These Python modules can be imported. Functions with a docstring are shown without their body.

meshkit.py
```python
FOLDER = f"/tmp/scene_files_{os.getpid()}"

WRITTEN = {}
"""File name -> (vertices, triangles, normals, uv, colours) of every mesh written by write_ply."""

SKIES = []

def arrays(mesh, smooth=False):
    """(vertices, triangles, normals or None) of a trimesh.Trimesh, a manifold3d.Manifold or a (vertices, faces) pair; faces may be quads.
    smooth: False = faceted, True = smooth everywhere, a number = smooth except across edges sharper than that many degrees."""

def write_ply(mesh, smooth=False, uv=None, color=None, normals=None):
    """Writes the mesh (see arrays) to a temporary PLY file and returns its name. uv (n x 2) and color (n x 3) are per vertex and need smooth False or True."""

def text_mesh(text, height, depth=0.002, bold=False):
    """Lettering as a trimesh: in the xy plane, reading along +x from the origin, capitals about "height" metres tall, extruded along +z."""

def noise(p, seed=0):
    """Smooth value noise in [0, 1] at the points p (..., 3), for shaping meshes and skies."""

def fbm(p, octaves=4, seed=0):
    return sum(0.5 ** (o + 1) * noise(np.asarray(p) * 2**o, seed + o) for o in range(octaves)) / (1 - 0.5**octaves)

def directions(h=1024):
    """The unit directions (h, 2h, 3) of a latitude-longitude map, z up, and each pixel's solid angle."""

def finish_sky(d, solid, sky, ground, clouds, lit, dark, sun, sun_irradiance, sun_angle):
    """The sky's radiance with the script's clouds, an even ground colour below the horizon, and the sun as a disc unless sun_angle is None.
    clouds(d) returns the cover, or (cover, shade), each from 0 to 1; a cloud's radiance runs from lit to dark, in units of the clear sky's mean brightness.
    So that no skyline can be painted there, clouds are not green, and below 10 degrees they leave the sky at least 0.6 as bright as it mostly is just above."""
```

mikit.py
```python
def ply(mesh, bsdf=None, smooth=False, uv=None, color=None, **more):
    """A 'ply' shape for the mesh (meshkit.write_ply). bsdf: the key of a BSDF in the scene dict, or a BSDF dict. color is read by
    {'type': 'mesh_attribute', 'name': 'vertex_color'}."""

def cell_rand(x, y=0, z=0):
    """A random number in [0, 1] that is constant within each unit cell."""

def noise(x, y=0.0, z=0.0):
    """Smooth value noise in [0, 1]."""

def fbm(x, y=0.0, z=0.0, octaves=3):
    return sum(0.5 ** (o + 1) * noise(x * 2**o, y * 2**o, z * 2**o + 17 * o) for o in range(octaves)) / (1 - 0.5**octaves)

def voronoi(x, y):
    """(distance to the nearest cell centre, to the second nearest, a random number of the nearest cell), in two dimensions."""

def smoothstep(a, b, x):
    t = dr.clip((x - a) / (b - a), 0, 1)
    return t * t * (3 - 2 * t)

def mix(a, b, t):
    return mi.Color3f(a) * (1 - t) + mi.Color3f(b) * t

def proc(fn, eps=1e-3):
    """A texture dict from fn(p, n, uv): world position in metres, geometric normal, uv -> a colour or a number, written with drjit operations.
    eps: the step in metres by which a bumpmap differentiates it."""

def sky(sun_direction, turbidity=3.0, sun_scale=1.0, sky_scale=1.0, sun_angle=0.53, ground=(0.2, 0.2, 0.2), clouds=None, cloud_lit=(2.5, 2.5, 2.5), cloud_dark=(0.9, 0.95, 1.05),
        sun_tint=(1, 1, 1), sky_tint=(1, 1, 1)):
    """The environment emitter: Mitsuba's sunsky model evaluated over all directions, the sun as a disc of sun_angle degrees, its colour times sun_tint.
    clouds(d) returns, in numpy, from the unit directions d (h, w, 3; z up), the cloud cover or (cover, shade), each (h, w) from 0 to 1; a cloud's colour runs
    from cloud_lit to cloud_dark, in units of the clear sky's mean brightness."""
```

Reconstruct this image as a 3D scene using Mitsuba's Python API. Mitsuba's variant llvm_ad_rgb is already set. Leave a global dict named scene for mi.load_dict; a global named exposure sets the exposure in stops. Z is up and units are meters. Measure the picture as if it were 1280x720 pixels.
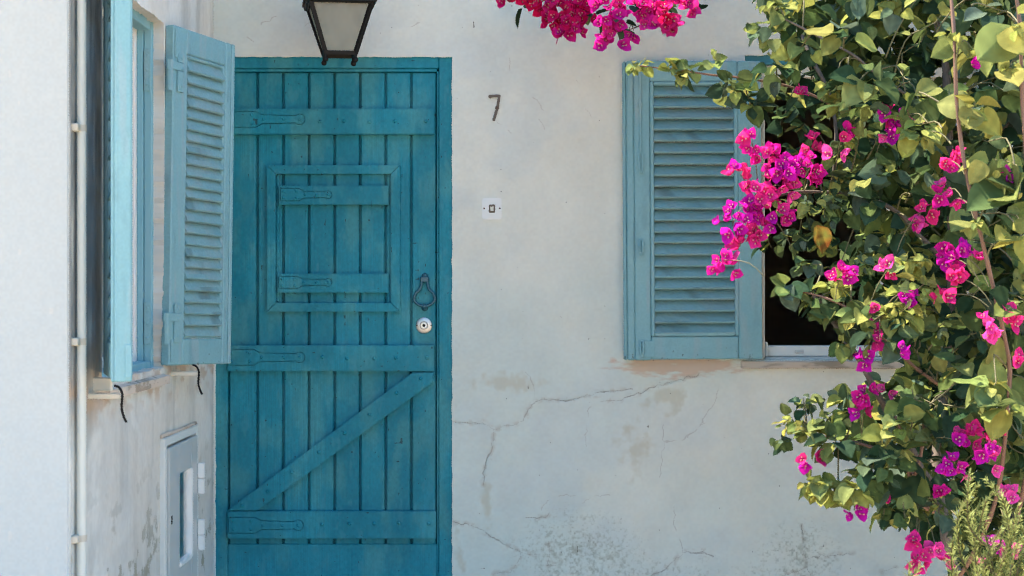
import math, random
import numpy as np, trimesh, drjit as dr, mitsuba as mi, mikit, meshkit
from shapely.geometry import Polygon, Point, LineString, box as sbox
from shapely.ops import unary_union
from shapely import affinity
from mikit import proc, noise, fbm, smoothstep, mix

T = mi.ScalarTransform4f
scene, labels = {'type': 'scene'}, {}
rng = np.random.default_rng(7)

# ------------------------------------------------------------------ camera, sky, exposure
F, D, EYE = 2198.0, 7.0, 1.42          # focal length in photo pixels, distance to the front wall, eye height
exposure = 3.72
scene['camera'] = {'type': 'thinlens', 'fov': math.degrees(2 * math.atan(640 / F)), 'fov_axis': 'x',
                   'aperture_radius': 0.005, 'focus_distance': 6.6, 'near_clip': 0.1, 'far_clip': 400.0,
                   'to_world': T().look_at(origin=[0, -D, EYE], target=[0, 0, EYE], up=[0, 0, 1])}
SUN = [-0.44, 0.22, 0.87]
scene['sky'] = mikit.sky(SUN, turbidity=3, ground=(0.26, 0.21, 0.15), sky_tint=(0.94, 1.09, 1.04))


def P(px, py, d=D):                     # photo pixel at distance d -> point
    return np.array([(px - 640) * d / F, d - D, EYE + (360 - py) * d / F])


WX = lambda px: (px - 640) * D / F      # on the plane of the front wall
WZ = lambda py: EYE + (360 - py) * D / F
M = D / F                               # metres per photo pixel on the front wall
SX = -1.188                             # plane of the side wall
CY = -2.27                              # plane of the corner wall

# ------------------------------------------------------------------ helpers
def key_for(name):
    if name not in used:
        used[name] = 0
        return name
    used[name] += 1
    return f'{name}_{used[name]:03d}'


used = {}
holders = {}


def thing(name, label, cat=None, group=None, kind=None):
    k = key_for(name)
    labels[k] = {'label': label}
    if cat: labels[k]['category'] = cat
    if group: labels[k]['group'] = group
    if kind: labels[k]['kind'] = kind
    return k


def part(parent, name, mesh, bsdf, smooth=False, label=None, kind=None, group=None, to_world=None, color=None):
    k = key_for(parent + '__' + name)
    d = dict(mesh) if isinstance(mesh, dict) else mikit.ply(mesh, bsdf, smooth=smooth, color=color)
    if to_world is not None: d['to_world'] = to_world
    scene[k] = d
    if label or kind or group:
        labels[k] = {}
        if label: labels[k]['label'] = label
        if kind: labels[k]['kind'] = kind
        if group: labels[k]['group'] = group
    return k


def node(parent, name, label=None):
    k = key_for(parent + '__' + name)
    if label: labels[k] = {'label': label}
    return k


def cat(*ms):
    return trimesh.util.concatenate([m for m in ms])


def cbox(x0, x1, y0, y1, z0, z1, r=0.003):
    """A box with chamfered edges."""
    x0, x1 = min(x0, x1), max(x0, x1); y0, y1 = min(y0, y1), max(y0, y1); z0, z1 = min(z0, z1), max(z0, z1)
    r = min(r, (x1 - x0) * .45, (y1 - y0) * .45, (z1 - z0) * .45)
    pts = []
    for sx in (0, 1):
        for sy in (0, 1):
            for sz in (0, 1):
                c = np.array([(x0, x1)[sx], (y0, y1)[sy], (z0, z1)[sz]])
                s = np.array([1 - 2 * sx, 1 - 2 * sy, 1 - 2 * sz]) * r
                for a in range(3):
                    o = s.copy(); o[a] = 0
                    pts.append(c + o)
    return trimesh.convex.convex_hull(np.array(pts))


def prism(poly, depth, y=0.0, chamfer=0.0):
    """Polygon in (x, z) extruded from y towards -y by depth (towards the viewer)."""
    m = cat(*[trimesh.creation.extrude_polygon(g, depth, engine='earcut') for g in getattr(poly, 'geoms', [poly]) if g.area > 1e-7])
    v = np.array(m.vertices)
    m.vertices = np.stack([v[:, 0], y - v[:, 2], v[:, 1]], 1)
    return m                             # (x,y,z)->(x,-z,y) is a rotation: faces keep their sense


def tube(pts, rad, sides=8, closed=False):
    p = np.asarray(pts, float); n = len(p)
    rad = np.broadcast_to(rad, (n,))
    t = np.roll(p, -1, 0) - np.roll(p, 1, 0) if closed else np.gradient(p, axis=0)
    t /= np.linalg.norm(t, axis=1, keepdims=True) + 1e-12
    a = np.cross(t[0], [0.31, 0.52, 0.79]); a /= np.linalg.norm(a)
    A = []
    for k in range(n):
        a = a - t[k] * (a @ t[k]); a /= np.linalg.norm(a) + 1e-12
        A.append(a)
    A = np.array(A); B = np.cross(t, A)
    ang = np.arange(sides) * 2 * np.pi / sides
    v = p[:, None] + rad[:, None, None] * (np.cos(ang)[None, :, None] * A[:, None] + np.sin(ang)[None, :, None] * B[:, None])
    v = v.reshape(-1, 3)
    f = []
    for i in range(n if closed else n - 1):
        for j in range(sides):
            a0, b0 = i * sides + j, i * sides + (j + 1) % sides
            c0, d0 = ((i + 1) % n) * sides + (j + 1) % sides, ((i + 1) % n) * sides + j
            f += [[a0, b0, c0], [a0, c0, d0]]
    if not closed:
        for e, o in ((0, 1), (n - 1, 0)):
            v = np.vstack([v, p[e]]); c = len(v) - 1
            for j in range(sides):
                q = [e * sides + j, e * sides + (j + 1) % sides]
                f.append([c, q[1], q[0]] if o else [c, q[0], q[1]])
    return trimesh.Trimesh(v, np.array(f), process=False)


def spline(pts, n=24):
    p = np.asarray(pts, float)
    if len(p) < 3: return np.array([p[0] + (p[-1] - p[0]) * s for s in np.linspace(0, 1, n)])
    from scipy.interpolate import CubicSpline, PchipInterpolator
    s = np.r_[0, np.cumsum(np.linalg.norm(np.diff(p, axis=0), axis=1))]
    return PchipInterpolator(s, p)(np.linspace(0, s[-1], n))


def dome(x, y, z, r, h):
    m = trimesh.creation.icosphere(1, 1.0)
    v = np.array(m.vertices) * [r, h, r] + [x, y, z]
    return trimesh.Trimesh(v, m.faces, process=False)


def ragged(x0, z0, x1, z1, step=0.018, amp=0.0010, seed=0):
    """A rectangle whose edges waver like broken plaster."""
    r = np.random.default_rng(seed); out = []
    for (a, b) in (((x0, z0), (x1, z0)), ((x1, z0), (x1, z1)), ((x1, z1), (x0, z1)), ((x0, z1), (x0, z0))):
        a, b = np.array(a), np.array(b); L = np.linalg.norm(b - a); k = max(2, int(L / step))
        n = np.array([-(b - a)[1], (b - a)[0]]) / L
        for i in range(k):
            out.append(a + (b - a) * i / k + n * r.normal(0, amp) * (0 if i == 0 else 1))
    return Polygon(out).buffer(0)


# ------------------------------------------------------------------ materials
def seg_dist(x, z, segs):
    d = mi.Float(9.0)
    for (ax, az, bx, bz) in segs:
        ex, ez = bx - ax, bz - az
        L = ex * ex + ez * ez
        t = dr.clip(((x - ax) * ex + (z - az) * ez) / L, 0, 1)
        d = dr.minimum(d, dr.square(x - ax - t * ex) + dr.square(z - az - t * ez))
    return dr.sqrt(d)


def polys(lines, ox, oy, s):
    out = []
    for l in lines:
        q = [(WX(ox + u / s), WZ(oy + v / s)) for u, v in l]
        out += [(*a, *b) for a, b in zip(q[:-1], q[1:])]
    return out


S1 = 886 / 320
CRACKS = polys([
    [(15, 187), (120, 190), (160, 210), (195, 202), (240, 192), (265, 180), (278, 145), (300, 120), (340, 110), (430, 112), (470, 97), (530, 85), (635, 70)],
    [(160, 210), (155, 260), (125, 365), (122, 400)],
    [(560, 112), (600, 108), (660, 90), (700, 70), (820, 35), (870, 22)],
    [(20, 535), (80, 545), (125, 565), (180, 600), (250, 635), (310, 650)],
    [(250, 635), (240, 680), (215, 705), (160, 715)],
    [(270, 518), (310, 518), (340, 512), (350, 500)],
    [(345, 600), (350, 640), (340, 685), (375, 685)],
    [(700, 718), (750, 695), (820, 640), (886, 635)]], 560, 460, S1) + polys([
    [(395, 545), (400, 600), (405, 660), (410, 690), (425, 718)], [(405, 660), (460, 650), (520, 650), (570, 640)],
    [(320, 718), (370, 705), (405, 695)], [(0, 640), (60, 640), (85, 650)], [(670, 710), (720, 690)]], 860, 460, S1)
HAIR = polys([
    [(745, 195), (748, 255), (790, 255), (830, 235), (886, 185)], [(748, 255), (738, 330), (735, 380)],
    [(785, 480), (785, 540), (815, 640)], [(490, 118), (560, 112)], [(500, 115), (485, 150), (478, 210), (480, 270)],
    [(320, 490), (345, 460), (390, 440), (440, 442), (460, 465), (520, 440), (560, 440)],
    [(270, 10), (295, 60), (300, 110)]], 560, 460, S1) + polys([
    [(115, 30), (100, 100), (60, 170), (0, 240)]], 860, 460, S1) + polys([
    [(265, 485), (325, 555)], [(290, 595), (350, 670)], [(525, 540), (580, 615)], [(150, 290), (145, 350)], [(480, 400), (530, 440)], [(75, 605), (150, 660)],
    [(190, 40), (260, 75)]], 600, 0, 4) + polys([[(150, 95), (210, 70)], [(90, 150), (120, 170)], [(330, 105), (360, 85)], [(760, 110), (800, 90)]], 280, 0, 1047 / 320)


def blob(x, z, px, py, rx, ry):
    return dr.maximum(0, 1 - dr.sqrt(dr.square((x - WX(px)) / (rx * M)) + dr.square((z - WZ(py)) / (ry * M))))


def wobble(x, z):
    return x + (noise(x * 60, z * 60, 3) - .5) * .012, z + (noise(x * 60, z * 60, 9) - .5) * .012


def front_colour(p, n, uv):
    x, z = p.x, p.z
    wx, wz = wobble(x, z)
    big = fbm(x * 1.6 + 5, z * 1.6, 1.0, 4)
    mid = fbm(x * 9, z * 7, 4.0, 3)
    fine = fbm(x * 90, z * 90, 2.0, 3)
    c = mix((.600, .655, .620), (.690, .690, .625), smoothstep(.32, .68, big))
    c = mix(c, (.57, .61, .60), .55 * smoothstep(.52, .72, fbm(x * 2.7 + 11, z * 3.4, 8., 4)))
    c = c * (.90 + .12 * mid + .09 * fine)
    # grime and mould, where the photograph has it
    grain = fbm(x * 55, z * 55, 7.0, 4)
    m = 1.1 * blob(x, z, 720, 690, 110, 75) + .9 * blob(x, z, 1000, 700, 80, 70) + .5 * blob(x, z, 850, 715, 140, 40)
    c = mix(c, (.26, .27, .20), .62 * smoothstep(.55, .98, fbm(x * 120, z * 120, 7.0, 3) * .55 + grain * .35 + .30 * m) * smoothstep(.0, .5, m))
    m2 = blob(x, z, 830, 498, 36, 26) + .9 * blob(x, z, 608, 632, 14, 34) + .8 * blob(x, z, 790, 560, 34, 50) + .7 * blob(x, z, 575, 690, 12, 40) + .8 * blob(x, z, 640, 480, 60, 20)
    c = mix(c, (.50, .47, .37), .60 * smoothstep(.50, .86, fbm(x * 26, z * 22, 5.0, 3) * .8 + .55 * m2) * smoothstep(0, .15, m2))
    m3 = blob(x, z, 850, 457, 110, 22)
    c = mix(c, (.56, .37, .27), .7 * smoothstep(.45, .75, fbm(x * 20, z * 60, 6.0, 3) * .7 + .6 * m3) * smoothstep(0, .2, m3))
    d1, d2 = seg_dist(wx, wz, CRACKS), seg_dist(wx, wz, HAIR)
    w = .0007 + .0014 * smoothstep(.45, .75, noise(x * 14, z * 14, 5))
    c = mix(c, (.22, .20, .17), .8 * (1 - smoothstep(w * .4, w * 1.3, d1)) * (.45 + .55 * noise(x * 22, z * 22, 2)))
    c = mix(c, (.42, .37, .31), .35 * (1 - smoothstep(.003, .018, d1)) * smoothstep(.45, .65, grain))
    c = mix(c, (.38, .35, .31), .5 * (1 - smoothstep(.0006, .0024, d2)) * smoothstep(.25, .55, noise(x * 30, z * 30, 2)))
    pit = noise(x * 46, z * 46, 12)
    return mix(c, (.10, .09, .07), .8 * smoothstep(.982, .992, pit))


def plaster_height(p, n, uv):
    x, z = p.x + p.y, p.z
    return .0080 * fbm(x * 4.0, z * 4.0, 1.0, 3) + .0040 * fbm(x * 19 + 2 * noise(x * 3, z * 3, 2), z * 13, 3.0, 4) + .0008 * fbm(x * 120, z * 120, 5.0, 2)


def front_height(p, n, uv):
    x, z = p.x, p.z
    wx, wz = wobble(x, z)
    return plaster_height(p, n, uv) - .003 * (1 - smoothstep(.0004, .0035, seg_dist(wx, wz, CRACKS)))


def side_colour(p, n, uv):
    y, z = p.y, p.z
    big = fbm(y * 2.2, z * 1.4, 3.0, 4)
    drip = fbm(y * 9 + .8 * noise(y * 4, z * 4, 1), z * 1.1, 2.0, 4)
    smear = fbm(y * 5 + 3 * noise(y * 1.5, z * 2.5, 4), z * 4.5, 6.0, 4)
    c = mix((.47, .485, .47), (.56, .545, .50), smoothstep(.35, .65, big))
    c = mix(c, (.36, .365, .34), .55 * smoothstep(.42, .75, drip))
    c = mix(c, (.63, .64, .61), .55 * smoothstep(.50, .72, smear))
    near = smoothstep(-1.85, -2.05, y + .12 * (noise(z * 5, 3, 1) - .5)) * smoothstep(.95, 1.2, z)         # shade of the near shutter painted in, broken up by dirty vertical streaks
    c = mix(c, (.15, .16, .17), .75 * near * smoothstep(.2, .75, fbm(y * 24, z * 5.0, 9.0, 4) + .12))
    low = smoothstep(.95, .45, z)
    c = mix(c, (.20, .20, .15), .7 * low * smoothstep(.60, .72, fbm(y * 12, z * 16, 8.0, 5)))
    rust = smoothstep(1.20, 1.13, z) * smoothstep(1.0, 1.1, z)
    c = mix(c, (.40, .28, .19), .65 * rust * smoothstep(.42, .68, fbm(y * 9, z * 22, 4.0, 4)))
    paint = smoothstep(-2.235, -2.245, y) * smoothstep(.62, .58, z)
    c = mix(c, (.45, .02, .04), paint * smoothstep(.60, .66, noise(y * 60, z * 45, 3)))
    return c * (.93 + .12 * fbm(y * 60, z * 60, 1.0, 3))


def corner_colour(p, n, uv):
    c = mix((.43, .465, .47), (.465, .50, .50), fbm(p.x * 3, p.z * 2, 1.0, 3))
    c = mix(c, (.55, .53, .50), .4 * smoothstep(.80, .86, fbm(p.x * 40, p.z * 25, 6.0, 3)))
    return c * (.96 + .06 * noise(p.x * 150, p.z * 150, 1))


def door_colour(p, n, uv):
    x, z = p.x, p.z
    pl = dr.floor((x - WX(320.0)) / (32.2 * M))
    grainv = noise(x * 420, z * 9, pl * 3.1)
    c = mix((.007, .200, .280), (.018, .248, .328), fbm(x * 5 + pl * 7, z * 2.2, 2.0, 3))
    c = mix(c, (.065, .285, .315), .65 * smoothstep(.45, .75, fbm(x * 14, z * 6, 4.0, 4)))
    c = c * (.84 + .26 * grainv * smoothstep(.3, .7, noise(x * 9, z * 4, 6)) + .05 * noise(x * 300, z * 300, 1)) * (.86 + .28 * fbm(x * 130, z * 95, 3.0, 3))
    c = mix(c, (.08, .28, .33), .28 * smoothstep(.60, .78, fbm(x * 45, z * 16, 8.0, 4)))            # rubbed, chalky paint
    chip = noise(x * 75, z * 55, 21)
    return mix(c, (.015, .05, .06), .8 * smoothstep(.955, .975, chip))


def door_height(p, n, uv):
    x, z = p.x, p.z
    return .0007 * noise(x * 380, z * 8, 2.0) + .0009 * fbm(x * 40, z * 14, 1.0, 2) + .0004 * noise(x * 260, z * 260, 4.0)


def shutter_colour(p, n, uv):
    h = p.x + p.y
    c = mix((.175, .365, .420), (.225, .415, .455), fbm(h * 6, p.z * 4, 2.0, 4))
    c = mix(c, (.28, .385, .42), .5 * smoothstep(.50, .75, fbm(h * 30, p.z * 5, 4.0, 3)))
    c = mix(c, (.13, .25, .29), .4 * smoothstep(.58, .85, fbm(h * 22 + 4, p.z * 9, 9.0, 4)))
    low = smoothstep(1.22, 1.14, p.z)
    c = mix(c, (.07, .08, .075), .75 * smoothstep(.955, .985, .75 * noise(h * 95, p.z * 70, 2) + .25 * noise(h * 210, p.z * 180, 7) + .13 * low))
    return c * (.94 + .10 * noise(h * 200, p.z * 200, 3))


def slat_colour(p, n, uv):
    h = p.x + p.y
    k = dr.floor(p.z / .0445)
    c = mix((.165, .335, .375), (.225, .395, .425), fbm(h * 5 + 3 * k, k * 1.7, 2.0, 3))
    c = mix(c, (.27, .35, .36), .4 * smoothstep(.45, .75, fbm(h * 12 + 7 * k, k * 3.3, 4.0, 3)))
    c = mix(c, (.085, .14, .15), .5 * smoothstep(.60, .82, fbm(h * 9 + 5 * k, k * 5.1, 9.0, 3)))
    return c * (.92 + .12 * noise(h * 160, p.z * 160, 3))


def shutter_height(p, n, uv):
    h = p.x + p.y
    return .0008 * fbm(h * 30, p.z * 30, 1.0, 3) + .0004 * noise(h * 230, p.z * 230, 5.0)


def bsdf(name, colour, rough=.6, spec=.4, height=None, hs=1.0, **kw):
    col = colour if isinstance(colour, dict) else {'type': 'rgb', 'value': list(colour)}
    b = {'type': 'principled', 'base_color': col, 'roughness': rough, 'specular': spec, **kw}
    if height is not None:
        b = {'type': 'bumpmap', 'arbitrary': height, 'scale': hs, 'bsdf': b}
    scene[name] = {'type': 'twosided', 'bsdf': b}
    return name


ph = proc(plaster_height, eps=.002)
bsdf('mat_front', proc(front_colour), .9, .2, proc(front_height, eps=.0012))
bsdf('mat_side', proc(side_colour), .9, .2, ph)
bsdf('mat_corner', proc(corner_colour), .85, .25, ph, .12)
bsdf('mat_plain', (.62, .60, .56), .9, .2)
bsdf('mat_door', proc(door_colour), .5, .2, proc(door_height, eps=.0008))
bsdf('mat_shutter', proc(shutter_colour), .55, .4, proc(shutter_height, eps=.001))
bsdf('mat_slat', proc(slat_colour), .6, .35)
bsdf('mat_frame', (.05, .215, .285), .5, .4)
bsdf('mat_knocker', (.02, .10, .14), .4, .5)
bsdf('mat_jamb', proc(lambda p, n, uv: mix((.15, .36, .43), (.23, .42, .49), fbm(p.y * 20 + p.x * 40, p.z * 5, 3., 3))), .5, .35)
bsdf('mat_cream', (.66, .63, .55), .6, .3)
bsdf('mat_pipe', (.52, .55, .525), .5, .3)
bsdf('mat_clip', (.46, .44, .38), .6, .3)
bsdf('mat_white', (.72, .73, .72), .35, .5)
bsdf('mat_alu', (.62, .65, .64), .4, .5)
bsdf('mat_cabinet', (.47, .50, .50), .35, .5)
bsdf('mat_dark', (.03, .03, .03), .8, .2)
bsdf('mat_black', (.006, .006, .006), .6, .25)
bsdf('mat_rust', proc(lambda p, n, uv: mix((.030, .022, .018), (.12, .055, .032), smoothstep(.4, .65, fbm(p.x * 70, p.z * 70 + p.y * 60, 1., 3)))), .8, .3)
bsdf('mat_bronze', (.10, .075, .055), .5, .5)
bsdf('mat_chrome', (.42, .43, .43), .38, .5, metallic=1.0)
bsdf('mat_sill', proc(lambda p, n, uv: mix((.50, .43, .36), (.30, .25, .20), smoothstep(.45, .72, fbm(p.x * 16 + p.y * 16, p.z * 60, 3., 3)))), .9, .2)
bsdf('mat_terra', (.40, .22, .14), .9, .2)
bsdf('mat_ground', proc(lambda p, n, uv: mix((.38, .30, .205), (.45, .355, .25), fbm(p.x * 2, p.y * 2, 1., 4))), .9, .2)
bsdf('mat_branch', proc(lambda p, n, uv: mix((.075, .066, .062), (.155, .135, .12), fbm(p.x * 60, p.z * 25 + p.y * 60, 1., 3))), .8, .2)
bsdf('mat_stem', (.17, .10, .075), .6, .35)
bsdf('mat_twig', (.12, .115, .06), .6, .35)
scene['mat_glass'] = {'type': 'thindielectric', 'int_ior': 1.5}
scene['mat_frost'] = {'type': 'principledthin', 'base_color': proc(lambda p, n, uv: mix((.56, .56, .49), (.44, .44, .38), fbm(p.x * 30, p.z * 14, 1., 3))), 'roughness': .5, 'diff_trans': 1.0}
scene['mat_leaf'] = {'type': 'principledthin', 'base_color': {'type': 'mesh_attribute', 'name': 'vertex_color'}, 'roughness': .30, 'diff_trans': .6, 'eta': 1.5}
scene['mat_petal'] = {'type': 'principledthin', 'base_color': {'type': 'mesh_attribute', 'name': 'vertex_color'}, 'roughness': .6, 'diff_trans': .9, 'eta': 1.35}

# ------------------------------------------------------------------ ground
scene['ground'] = mikit.ply(trimesh.Trimesh([[-90, -90, 0], [90, -90, 0], [90, 90, 0], [-90, 90, 0]], [[0, 1, 2], [0, 2, 3]]), 'mat_ground')
labels['ground'] = {'label': 'sunlit pale paving in front of the house', 'kind': 'structure'}

# ------------------------------------------------------------------ the house
H = thing('house', 'whitewashed house with cracked plaster walls, blue plank door and faded blue louvred shutters', 'house')
ZT = 3.15
DX0, DX1, DZ0, DZ1 = WX(267.5), WX(565), 0.06, WZ(71)           # door opening
RX0, RX1, RZ0, RZ1 = WX(931), WX(1225), WZ(450), WZ(69)         # right window opening
outer = Polygon([(SX - .2, 0.0), (5.0, 0.0), (5.0, ZT), (SX - .2, ZT)])
wall_poly = outer.difference(ragged(DX0 + .005, -.1, DX1, DZ1, seed=3)).difference(ragged(RX0, RZ0, RX1, RZ1, seed=4))
part(H, 'front_wall', prism(wall_poly, .26, y=.26), 'mat_front', label='shaded front wall of cracked off-white plaster behind the bougainvillea')
# side wall: drawn in (y, z), then turned into the plane x = SX
LW0, LW1, LZ0, LZ1 = -1.90, -1.00, EYE - .27, EYE + .905        # left window opening along y
MB0, MB1, MZ1 = -1.065, -.43, EYE - .505                          # meter recess


def to_side(m, x):
    """(x, y, z) of a prism drawn in the plane of the front wall -> the side wall: x runs along y, depth along +x."""
    v = np.array(m.vertices)
    return trimesh.Trimesh(np.stack([x - v[:, 1], v[:, 0], v[:, 2]], 1), np.array(m.faces), process=False)


sp = Polygon([(CY, 0), (.0, 0), (.0, ZT), (CY, ZT)]).difference(ragged(LW0, LZ0, LW1, LZ1, amp=.003, seed=5)).difference(ragged(MB0, .25, MB1, MZ1, amp=.002, seed=6))
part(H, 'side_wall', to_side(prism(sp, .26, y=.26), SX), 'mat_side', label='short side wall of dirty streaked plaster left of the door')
part(H, 'corner_wall', cbox(-5, SX - .002, CY - .004, CY + .25, 0, ZT, .006), 'mat_corner', label='clean white wall face at the left edge beside the pipe')
part(H, 'rear_wall', cat(cbox(-5, 5, 5, 5.25, 0, ZT), cbox(-5.25, -5, CY, 5, 0, ZT), cbox(5, 5.25, 0, 5, 0, ZT)), 'mat_plain')
roof = Polygon([(-5.5, CY - .36), (SX + .34, CY - .36), (SX + .34, -.36), (5.5, -.36), (5.5, 5.5), (-5.5, 5.5)])  # out of view; overhang shaped to keep walls and top bunch in shade
rm = trimesh.creation.extrude_polygon(roof, .16, engine='earcut'); rm.apply_translation([0, 0, ZT])
part(H, 'roof', rm, 'mat_terra')

# ---- door
DR = node(H, 'door', 'closed teal plank door with ledges, diagonal brace and a framed hatch')
fy = .012                                                         # frame face, just inside the plaster
part(DR, 'frame', cat(cbox(DX1 - 16.5 * M, DX1 + .03, fy, .12, 0, DZ1 + .03, .003), cbox(DX1 - 19 * M, DX1 - 16.5 * M - .001, fy + .006, .12, 0, DZ1 - 17 * M, .002),
                      cbox(DX0 - .03, DX0 + 16 * M, fy, .12, 0, DZ1 + .03, .003),
                      cbox(DX0 + 16 * M + .001, DX1 - 16.5 * M - .001, fy + .001, .12, DZ1 - 14 * M, DZ1 + .03, .003),
                      cbox(DX0 + 16 * M + .001, DX1 - 19 * M - .001, fy + .007, .12, DZ1 - 18 * M, DZ1 - 14 * M - .001, .002)), 'mat_door', 20)
py = .030                                                         # plank face
edges = [284, 320.3, 352.8, 385, 417.2, 449.3, 481.3, 513.5, 545.5]
for a, b in zip(edges[:-1], edges[1:]):
    part(DR, 'plank', cbox(WX(a) + .0044, WX(b) - .0044, py + rng.uniform(-.0008, .0008), py + .034, .07, WZ(89.5), .0035), 'mat_door')
part(DR, 'backing', cbox(WX(283), WX(546), py + .028, py + .06, .065, WZ(88.5)), 'mat_door')
rz = lambda pts, y, r=.0078: [dome(WX(a), y, WZ(b), r, .0085) for a, b in pts]


def strap_shape(x0, x1, c, h, s=1.0):
    pts = [(x0, c - h), (x0 + 32 * s, c - h), (x0 + 40 * s, c - h * .55), (x1 - 5 * s, c - h * .42), (x1 - 5 * s, c + h * .42), (x0 + 40 * s, c + h * .55), (x0 + 32 * s, c + h), (x0, c + h)]
    return unary_union([Polygon([(WX(a), WZ(b)) for a, b in pts]), Point(WX(x1 - 4 * s), WZ(c)).buffer(6.2 * s * M)])


def ledge(x0, x1, y0, y1, rivets, name="ledge", th=.040, st=None):
    """A board across the planks; an iron strap hinge lies let into it with an open joint round it."""
    core = cbox(WX(x0) + .002, WX(x1) - .002, py - th + .008, py - .001, WZ(y1) + .002, WZ(y0) - .002, .001)
    face = sbox(WX(x0), WZ(y1), WX(x1), WZ(y0))
    top = face.buffer(-.003, join_style=2)
    if st:
        g = strap_shape(*st); cut = g.buffer(.0027)
        face, top = face.difference(cut), top.difference(cut)
    part(DR, name, cat(core, prism(face, th - .003 - .004, y=py - .004), prism(top, th - .004, y=py - .004), *rz(rivets, py - th)), 'mat_door')
    if st:
        a0, a1, c, h = st[:4]; q = st[4] if len(st) > 4 else 1.0
        y = py - th + .0070
        rv = [(a0 + 5 * q, c - h * .55), (a0 + 5 * q, c + h * .55), (a0 + 27 * q, c - h * .55), (a0 + 27 * q, c + h * .55), (a0 + 42 * q, c), (a1 - 24 * q, c), (a1 - 4 * q, c)]
        part(DR, 'strap_hinge', cat(prism(g, .0100, y=y), prism(g.buffer(-.0012), .0112, y=y), *[dome(WX(a), y - .0112, WZ(b), .0058 * q ** .5, .0065) for a, b in rv]), 'mat_door')


yy = lambda y: [(400, y), (430, y - .5), (462, y + 1), (494, y), (532, y)]
ledge(284.5, 543, 136, 168, yy(152), st=(288, 379, 149.5, 9.5))
ledge(284.5, 542.5, 431.5, 464, [(403, 446), (434, 448), (468, 448), (495, 447), (534, 447)], st=(285.5, 379, 446.5, 9.5))
ledge(284.5, 545, 639, 673, [(403, 655), (437, 654), (468, 654), (499, 653), (536, 654)], st=(287, 377, 656, 9.5))
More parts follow.
